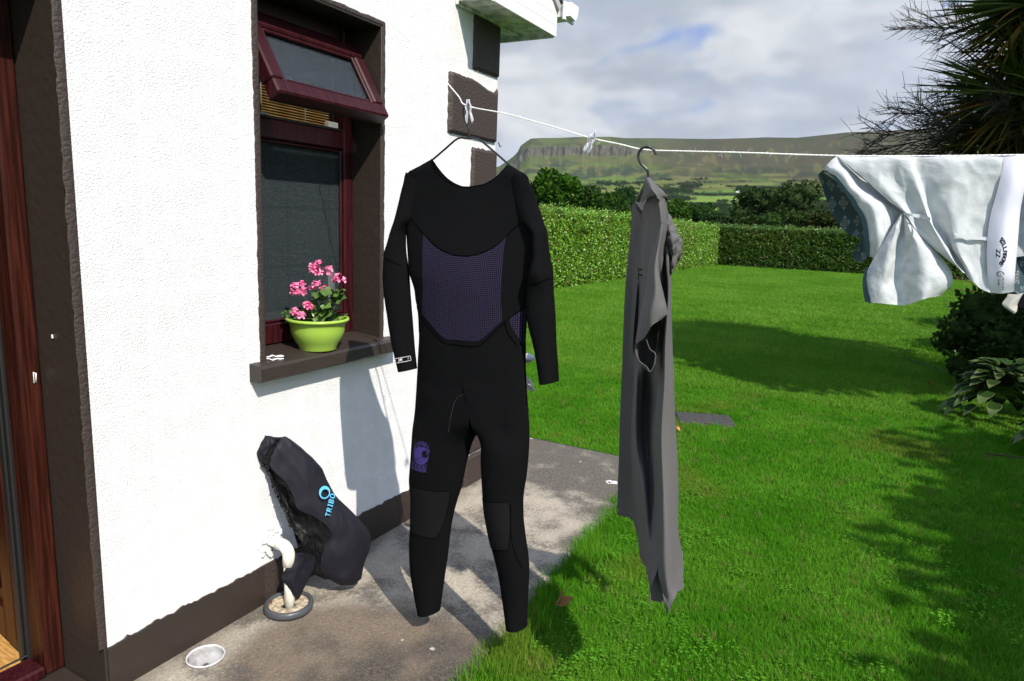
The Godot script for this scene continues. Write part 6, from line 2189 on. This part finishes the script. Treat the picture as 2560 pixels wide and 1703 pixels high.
const ROBE_INNER := [[-540, 597, -1964, -522, 603, -1948, -502, 606, -1954],
	[-539, 522, -1954, -514, 529, -1940, -487, 534, -1948],
	[-534, 446, -1945, -505, 455, -1932, -477, 455, -1940]]
const ROBE_CUFF := [-600, 1265, -1821, -572, 1288, -1768, -550, 1304, -1739, -532, 1329, -1717, -519, 1347, -1706, -507, 1359, -1724, -496, 1373, -1754]
const ROBE_LIP := [-600, 1265, -1821, -598, 1245, -1823, -589, 1219, -1836, -569, 1205, -1842, -557, 1193, -1840, -545, 1219, -1838, -546, 1246, -1838, -561, 1258, -1834, -571, 1285, -1826]
const ROBE_HOOD := [[-626, 1723, -1878, -615, 1726, -1860, -607, 1726, -1852, -604, 1725, -1863, -606, 1723, -1883, -611, 1722, -1903, -620, 1723, -1931],
	[-637, 1711, -1906, -605, 1711, -1832, -588, 1711, -1805, -579, 1710, -1808, -582, 1708, -1838, -590, 1707, -1877, -609, 1708, -1934],
	[-648, 1694, -1934, -600, 1693, -1822, -575, 1695, -1778, -563, 1692, -1781, -568, 1693, -1832, -571, 1695, -1862, -597, 1696, -1948],
	[-663, 1673, -1971, -604, 1679, -1832, -567, 1684, -1769, -553, 1679, -1773, -562, 1678, -1833, -561, 1686, -1865, -588, 1681, -1961],
	[-671, 1659, -1990, -610, 1668, -1851, -564, 1675, -1776, -551, 1667, -1784, -568, 1663, -1863, -557, 1679, -1866, -583, 1667, -1962]]
const ROBE_BACK_HOOD := [[-593, 1639, -1991, -574, 1640, -1934, -571, 1638, -1935, -585, 1632, -1993, -611, 1629, -2069, -625, 1629, -2086],
	[-577, 1609, -1954, -555, 1612, -1897, -560, 1609, -1938, -584, 1603, -2035, -615, 1598, -2109, -629, 1597, -2105],
	[-568, 1576, -1935, -540, 1583, -1871, -541, 1585, -1922, -571, 1575, -2059, -614, 1568, -2151, -630, 1568, -2126],
	[-565, 1546, -1936, -531, 1556, -1863, -528, 1559, -1916, -557, 1550, -2063, -608, 1541, -2173, -628, 1543, -2126],
	[-560, 1514, -1938, -530, 1527, -1873, -532, 1528, -1925, -555, 1519, -2053, -598, 1506, -2156, -617, 1506, -2109],
	[-559, 1489, -1948, -537, 1497, -1903, -541, 1497, -1943, -559, 1491, -2031, -587, 1482, -2096, -599, 1479, -2072],
	[-559, 1460, -1969, -552, 1462, -1950, -552, 1461, -1961, -562, 1459, -1999, -572, 1455, -2028, -577, 1455, -2026]]
const ROBE_HOOK := [-641, 1728, -1956, -643, 1744, -1956, -646, 1755, -1955, -654, 1763, -1953, -663, 1771, -1950, -670, 1782, -1948, -673, 1793, -1948, -672, 1804, -1948, -667, 1813, -1949, -659, 1818, -1951, -649, 1820, -1954, -641, 1817, -1957, -634, 1813, -1958, -629, 1807, -1960, -624, 1799, -1961]
const ROBE_ARM := [-642, 1730, -1956, -693, 1705, -2067, -716, 1691, -2112, -735, 1676, -2159] 
const ROBE_LETTER := [-679, 1468, -2039, -664, 1467, -2043, -665, 1448, -2043, -678, 1441, -2040]
const SHORTS_BACK_HALF := [[-151, 1789, -1946, -87, 1789, -1946, -42, 1788, -1946, 3, 1787, -1946, 39, 1785, -1946, 91, 1786, -1946, 148, 1787, -1946, 196, 1784, -1946],
	[-133, 1775, -1941, -79, 1776, -1938, -35, 1775, -1941, 9, 1776, -1936, 33, 1775, -1946, 92, 1772, -1938, 149, 1773, -1941, 195, 1768, -1943],
	[-105, 1751, -1940, -64, 1746, -1935, -23, 1745, -1940, 19, 1747, -1931, 38, 1745, -1949, 96, 1742, -1934, 151, 1742, -1940, 195, 1730, -1944],
	[-61, 1714, -1939, -32, 1708, -1933, 3, 1709, -1939, 37, 1708, -1927, 52, 1704, -1951, 101, 1701, -1932, 149, 1702, -1939, 191, 1691, -1945],
	[-21, 1681, -1938, -1, 1672, -1931, 27, 1670, -1938, 56, 1667, -1923, 72, 1659, -1953, 107, 1654, -1929, 148, 1655, -1938, 189, 1652, -1946],
	[10, 1654, -1938, 22, 1649, -1929, 43, 1644, -1938, 69, 1637, -1920, 90, 1617, -1955, 120, 1607, -1926, 151, 1608, -1938, 190, 1602, -1946],
	[13, 1650, -1938, 27, 1636, -1929, 55, 1616, -1938, 97, 1591, -1920, 116, 1575, -1955, 136, 1563, -1926, 161, 1555, -1938, 195, 1551, -1946],
	[15, 1648, -1938, 34, 1624, -1931, 71, 1589, -1938, 126, 1547, -1923, 141, 1538, -1953, 156, 1531, -1929, 176, 1520, -1938, 201, 1510, -1946],
	[18, 1645, -1940, 40, 1614, -1935, 88, 1569, -1940, 150, 1519, -1930, 160, 1512, -1949, 173, 1499, -1933, 193, 1482, -1940, 212, 1474, -1944]]
const SHORTS_LEG_LOW := [[7, 1651, -1940, 9, 1652, -1938, 12, 1652, -1945, 14, 1651, -1938, 20, 1649, -1950],
	[-11, 1604, -1936, 1, 1612, -1915, 15, 1608, -1950, 34, 1607, -1915, 58, 1607, -1955],
	[-31, 1559, -1932, -3, 1569, -1914, 15, 1562, -1944, 55, 1568, -1912, 95, 1560, -1954],
	[-48, 1517, -1932, -10, 1521, -1914, 19, 1518, -1944, 68, 1526, -1912, 124, 1526, -1954],
	[-53, 1475, -1932, -13, 1477, -1914, 25, 1476, -1944, 78, 1487, -1912, 134, 1491, -1954],
	[-44, 1429, -1930, -9, 1431, -1915, 42, 1429, -1945, 79, 1450, -1910, 113, 1457, -1960]]
const SHORTS_LEG_LOW_HEM := [[-47, 1518, -1928, -51, 1516, -1932],
	[-49, 1502, -1924, -55, 1498, -1930],
	[-47, 1477, -1922, -55, 1475, -1930],
	[-41, 1455, -1922, -51, 1454, -1930],
	[-30, 1430, -1924, -45, 1430, -1932]]
const SHORTS_LEG_TOP := [[-182, 1754, -1950, -173, 1765, -1942, -163, 1777, -1938, -151, 1789, -1946],
	[-149, 1737, -1938, -135, 1747, -1928, -123, 1755, -1950, -106, 1750, -1970],
	[-122, 1707, -1934, -108, 1713, -1928, -90, 1718, -1962, -65, 1715, -1980],
	[-95, 1673, -1930, -80, 1688, -1920, -57, 1690, -1950, -24, 1681, -1980],
	[-70, 1633, -1930, -54, 1658, -1916, -31, 1662, -1938, 10, 1652, -1980],
	[-56, 1583, -1935, -36, 1600, -1920, -19, 1601, -1938, 2, 1608, -1970],
	[-50, 1543, -1950, -34, 1544, -1938, -22, 1560, -1950, -7, 1579, -1970]]
const SHORTS_LEG_TOP_HEM := [[-190, 1745, -1956, -181, 1753, -1946],
	[-172, 1749, -1946, -168, 1752, -1942],
	[-153, 1734, -1938, -147, 1739, -1934],
	[-127, 1703, -1934, -120, 1708, -1930],
	[-101, 1669, -1930, -93, 1675, -1926],
	[-76, 1629, -1930, -69, 1634, -1926],
	[-64, 1583, -1935, -55, 1584, -1930],
	[-58, 1540, -1952, -50, 1544, -1946]]
const SHORTS_LINING_TOP := [[-193, 1742, -1980, -189, 1748, -1970, -178, 1750, -1952],
	[-169, 1687, -1995, -159, 1713, -1990, -149, 1729, -1946],
	[-142, 1635, -2000, -132, 1675, -2000, -116, 1696, -1942],
	[-114, 1603, -2000, -97, 1636, -2000, -85, 1654, -1940],
	[-89, 1590, -1995, -79, 1608, -1995, -71, 1620, -1940],
	[-67, 1586, -1980, -64, 1587, -1970, -62, 1589, -1944]]
const SHORTS_LINING_LOW := [[-82, 1575, -1980, -73, 1584, -1980, -61, 1588, -1950],
	[-90, 1550, -1990, -73, 1556, -1990, -56, 1561, -1950],
	[-82, 1531, -1985, -68, 1534, -1980, -55, 1540, -1950],
	[-67, 1528, -1970, -62, 1531, -1965, -56, 1536, -1950]]
const SHORTS_WAISTBAND := [[196, 1784, -1946, 217, 1786, -1944, 238, 1789, -1946],
	[195, 1730, -1940, 217, 1728, -1930, 243, 1730, -1934],
	[188, 1652, -1938, 214, 1657, -1928, 242, 1665, -1934],
	[190, 1586, -1936, 217, 1588, -1924, 247, 1592, -1932],
	[198, 1528, -1938, 224, 1527, -1926, 251, 1531, -1936],
	[204, 1498, -1942, 228, 1499, -1934, 254, 1502, -1942],
	[212, 1474, -1950, 234, 1474, -1950, 259, 1480, -1960]]
const SHORTS_INSIDE := [[212, 1786, -1970, 232, 1789, -1980, 255, 1792, -1980, 281, 1790, -1960],
	[221, 1700, -1990, 248, 1701, -2010, 272, 1705, -2010, 296, 1706, -1970],
	[232, 1582, -1990, 263, 1583, -2020, 290, 1587, -2020, 312, 1592, -1980],
	[247, 1499, -1980, 272, 1494, -1990, 293, 1499, -1990, 318, 1514, -1980],
	[258, 1480, -1962, 270, 1476, -1960, 288, 1486, -1960, 316, 1502, -1970]]
const SHORTS_FAR_HALF := [[-147, 1789, -1954, -42, 1788, -1954, 65, 1787, -1954, 198, 1786, -1954, 280, 1789, -1954],
	[-106, 1748, -1985, -22, 1739, -1990, 82, 1727, -1985, 203, 1729, -1990, 293, 1735, -1985],
	[-30, 1687, -2010, 21, 1678, -2010, 106, 1656, -2005, 205, 1656, -2010, 303, 1673, -2000],
	[36, 1654, -2010, 74, 1636, -2010, 135, 1598, -2010, 208, 1596, -2010, 307, 1615, -2000],
	[76, 1611, -2000, 106, 1591, -2000, 156, 1553, -2000, 213, 1550, -2000, 308, 1571, -2000]]
const CARE_LABEL := [[248, 1474, -1962, 262, 1474, -1958, 278, 1480, -1956],
	[246, 1465, -1956, 258, 1464, -1946, 272, 1469, -1950],
	[239, 1448, -1946, 252, 1444, -1938, 268, 1452, -1950],
	[263, 1430, -1940, 267, 1435, -1940, 269, 1446, -1950]]
const CROTCH_SEAM := [[11, 1652, -1924, 16, 1648, -1924],
	[29, 1651, -1918, 31, 1644, -1918],
	[50, 1649, -1920, 51, 1640, -1920],
	[67, 1643, -1892, 69, 1636, -1892]]
const SIDE_SEAM_SHORTS := [[120, 1608, -1914, 123, 1603, -1914],
	[138, 1607, -1920, 139, 1598, -1920],
	[159, 1605, -1930, 160, 1596, -1930],
	[179, 1603, -1937, 181, 1595, -1937],
	[188, 1603, -1938, 189, 1594, -1938]]
const BAG_PANEL := [[-2062, 698, -1864, -2056, 703, -1869, -2051, 705, -1875, -2050, 704, -1881, -2051, 701, -1886],
	[-2056, 666, -1822, -2036, 671, -1840, -2026, 670, -1872, -2017, 668, -1898, -2022, 656, -1928],
	[-2046, 603, -1801, -2019, 607, -1843, -1990, 606, -1885, -1972, 594, -1938, -1971, 561, -1994],
	[-2004, 534, -1837, -1982, 540, -1869, -1959, 540, -1903, -1949, 532, -1952, -1956, 507, -2007],
	[-1982, 465, -1857, -1954, 472, -1890, -1933, 475, -1927, -1924, 465, -1978, -1933, 443, -2030],
	[-1966, 421, -1864, -1933, 421, -1904, -1907, 415, -1952, -1896, 397, -2010, -1901, 373, -2070],
	[-1918, 371, -1918, -1893, 361, -1952, -1874, 350, -1994, -1860, 332, -2049, -1866, 304, -2114],
	[-1882, 296, -1962, -1862, 291, -1988, -1846, 280, -2026, -1834, 268, -2077, -1841, 243, -2143],
	[-1906, 213, -1934, -1871, 213, -1958, -1840, 208, -2003, -1827, 195, -2069, -1831, 192, -2146],
	[-1912, 136, -1931, -1874, 134, -1960, -1840, 136, -2003, -1826, 136, -2052, -1836, 115, -2113],
	[-1893, 80, -1972, -1865, 79, -1981, -1839, 84, -2001, -1830, 82, -2048, -1837, 80, -2100],
	[-1875, 47, -2007, -1866, 46, -2014, -1856, 43, -2027, -1843, 37, -2054, -1836, 47, -2092]]
const BAG_LINING := [[-2087, 719, -1813, -2066, 711, -1835, -2060, 697, -1869],
	[-2098, 655, -1783, -2059, 660, -1793, -2055, 662, -1827],
	[-2085, 608, -1792, -2052, 623, -1796, -2046, 600, -1810],
	[-2072, 588, -1812, -2065, 544, -1832, -2006, 532, -1842],
	[-2057, 527, -1821, -2052, 472, -1856, -1984, 462, -1861],
	[-2038, 459, -1836, -2028, 414, -1874, -1968, 418, -1870],
	[-2018, 404, -1847, -2002, 345, -1891, -1920, 366, -1923],
	[-2004, 366, -1850, -1964, 297, -1904, -1885, 292, -1967],
	[-1970, 274, -1887, -1951, 247, -1935, -1909, 213, -1940],
	[-1979, 233, -1867, -1966, 170, -1926, -1915, 163, -1935],
	[-1977, 202, -1871, -1963, 137, -1922, -1915, 129, -1937],
	[-1964, 140, -1900, -1953, 110, -1934, -1899, 82, -1970]]
const BAG_GATHER := [[-2080, 721, -1805, -2059, 722, -1812, -2047, 711, -1831, -2054, 697, -1857],
	[-2090, 691, -1788, -2057, 699, -1793, -2045, 694, -1809, -2053, 680, -1832],
	[-2094, 657, -1780, -2059, 664, -1781, -2046, 667, -1799, -2056, 664, -1822],
	[-2084, 618, -1788, -2057, 624, -1787, -2046, 631, -1798, -2055, 636, -1815],
	[-2075, 600, -1809, -2065, 601, -1807, -2059, 608, -1810, -2062, 611, -1817]]
const BAG_TAIL := [[-1973, 235, -1846, -1944, 235, -1869, -1939, 202, -1922],
	[-1980, 205, -1824, -1952, 200, -1854, -1943, 162, -1924],
	[-1991, 146, -1795, -1954, 145, -1833, -1946, 125, -1907],
	[-1982, 108, -1811, -1954, 105, -1832, -1952, 84, -1882],
	[-1969, 61, -1832, -1955, 66, -1840, -1955, 63, -1870],
	[-1964, 35, -1846, -1958, 37, -1849, -1957, 43, -1860]]
const BAG_MARK := [-1915, 468, -1959, -1896, 386, -1957, -1908, 458, -2008]
const BAG_NORMAL := [876, 143, 461]
const BAG_BACK := [[-2091, 711, -1823, -2071, 703, -1859, -2053, 699, -1887],
	[-2101, 648, -1797, -2049, 615, -1906, -1976, 560, -1994],
	[-2069, 519, -1839, -2020, 478, -1962, -1937, 439, -2030],
	[-2022, 346, -1874, -1974, 314, -2020, -1869, 302, -2116],
	[-1992, 218, -1893, -1945, 182, -2035, -1834, 189, -2148],
	[-1953, 110, -1934, -1917, 85, -2037, -1839, 112, -2115],
	[-1907, 68, -1986, -1887, 45, -2037, -1839, 45, -2095]]
const SKYLINE := [-30.18, 4.29, -29.66, 4.63, -29.11, 5.07, -28.79, 5.40, -28.68, 5.63, -28.57, 5.91, -28.15, 6.24, -27.74, 6.51, -26.93, 6.58, -25.51, 6.63, -24.10, 6.74, -21.41, 6.83, -20.09, 6.76, -17.54, 6.80, -13.81, 6.78, -10.78, 6.86, -9.62, 6.92, -7.31, 6.88, -5.62, 7.05, -4.01, 7.22, -2.42, 7.25, 1.01, 7.34, 6.60, 7.14]
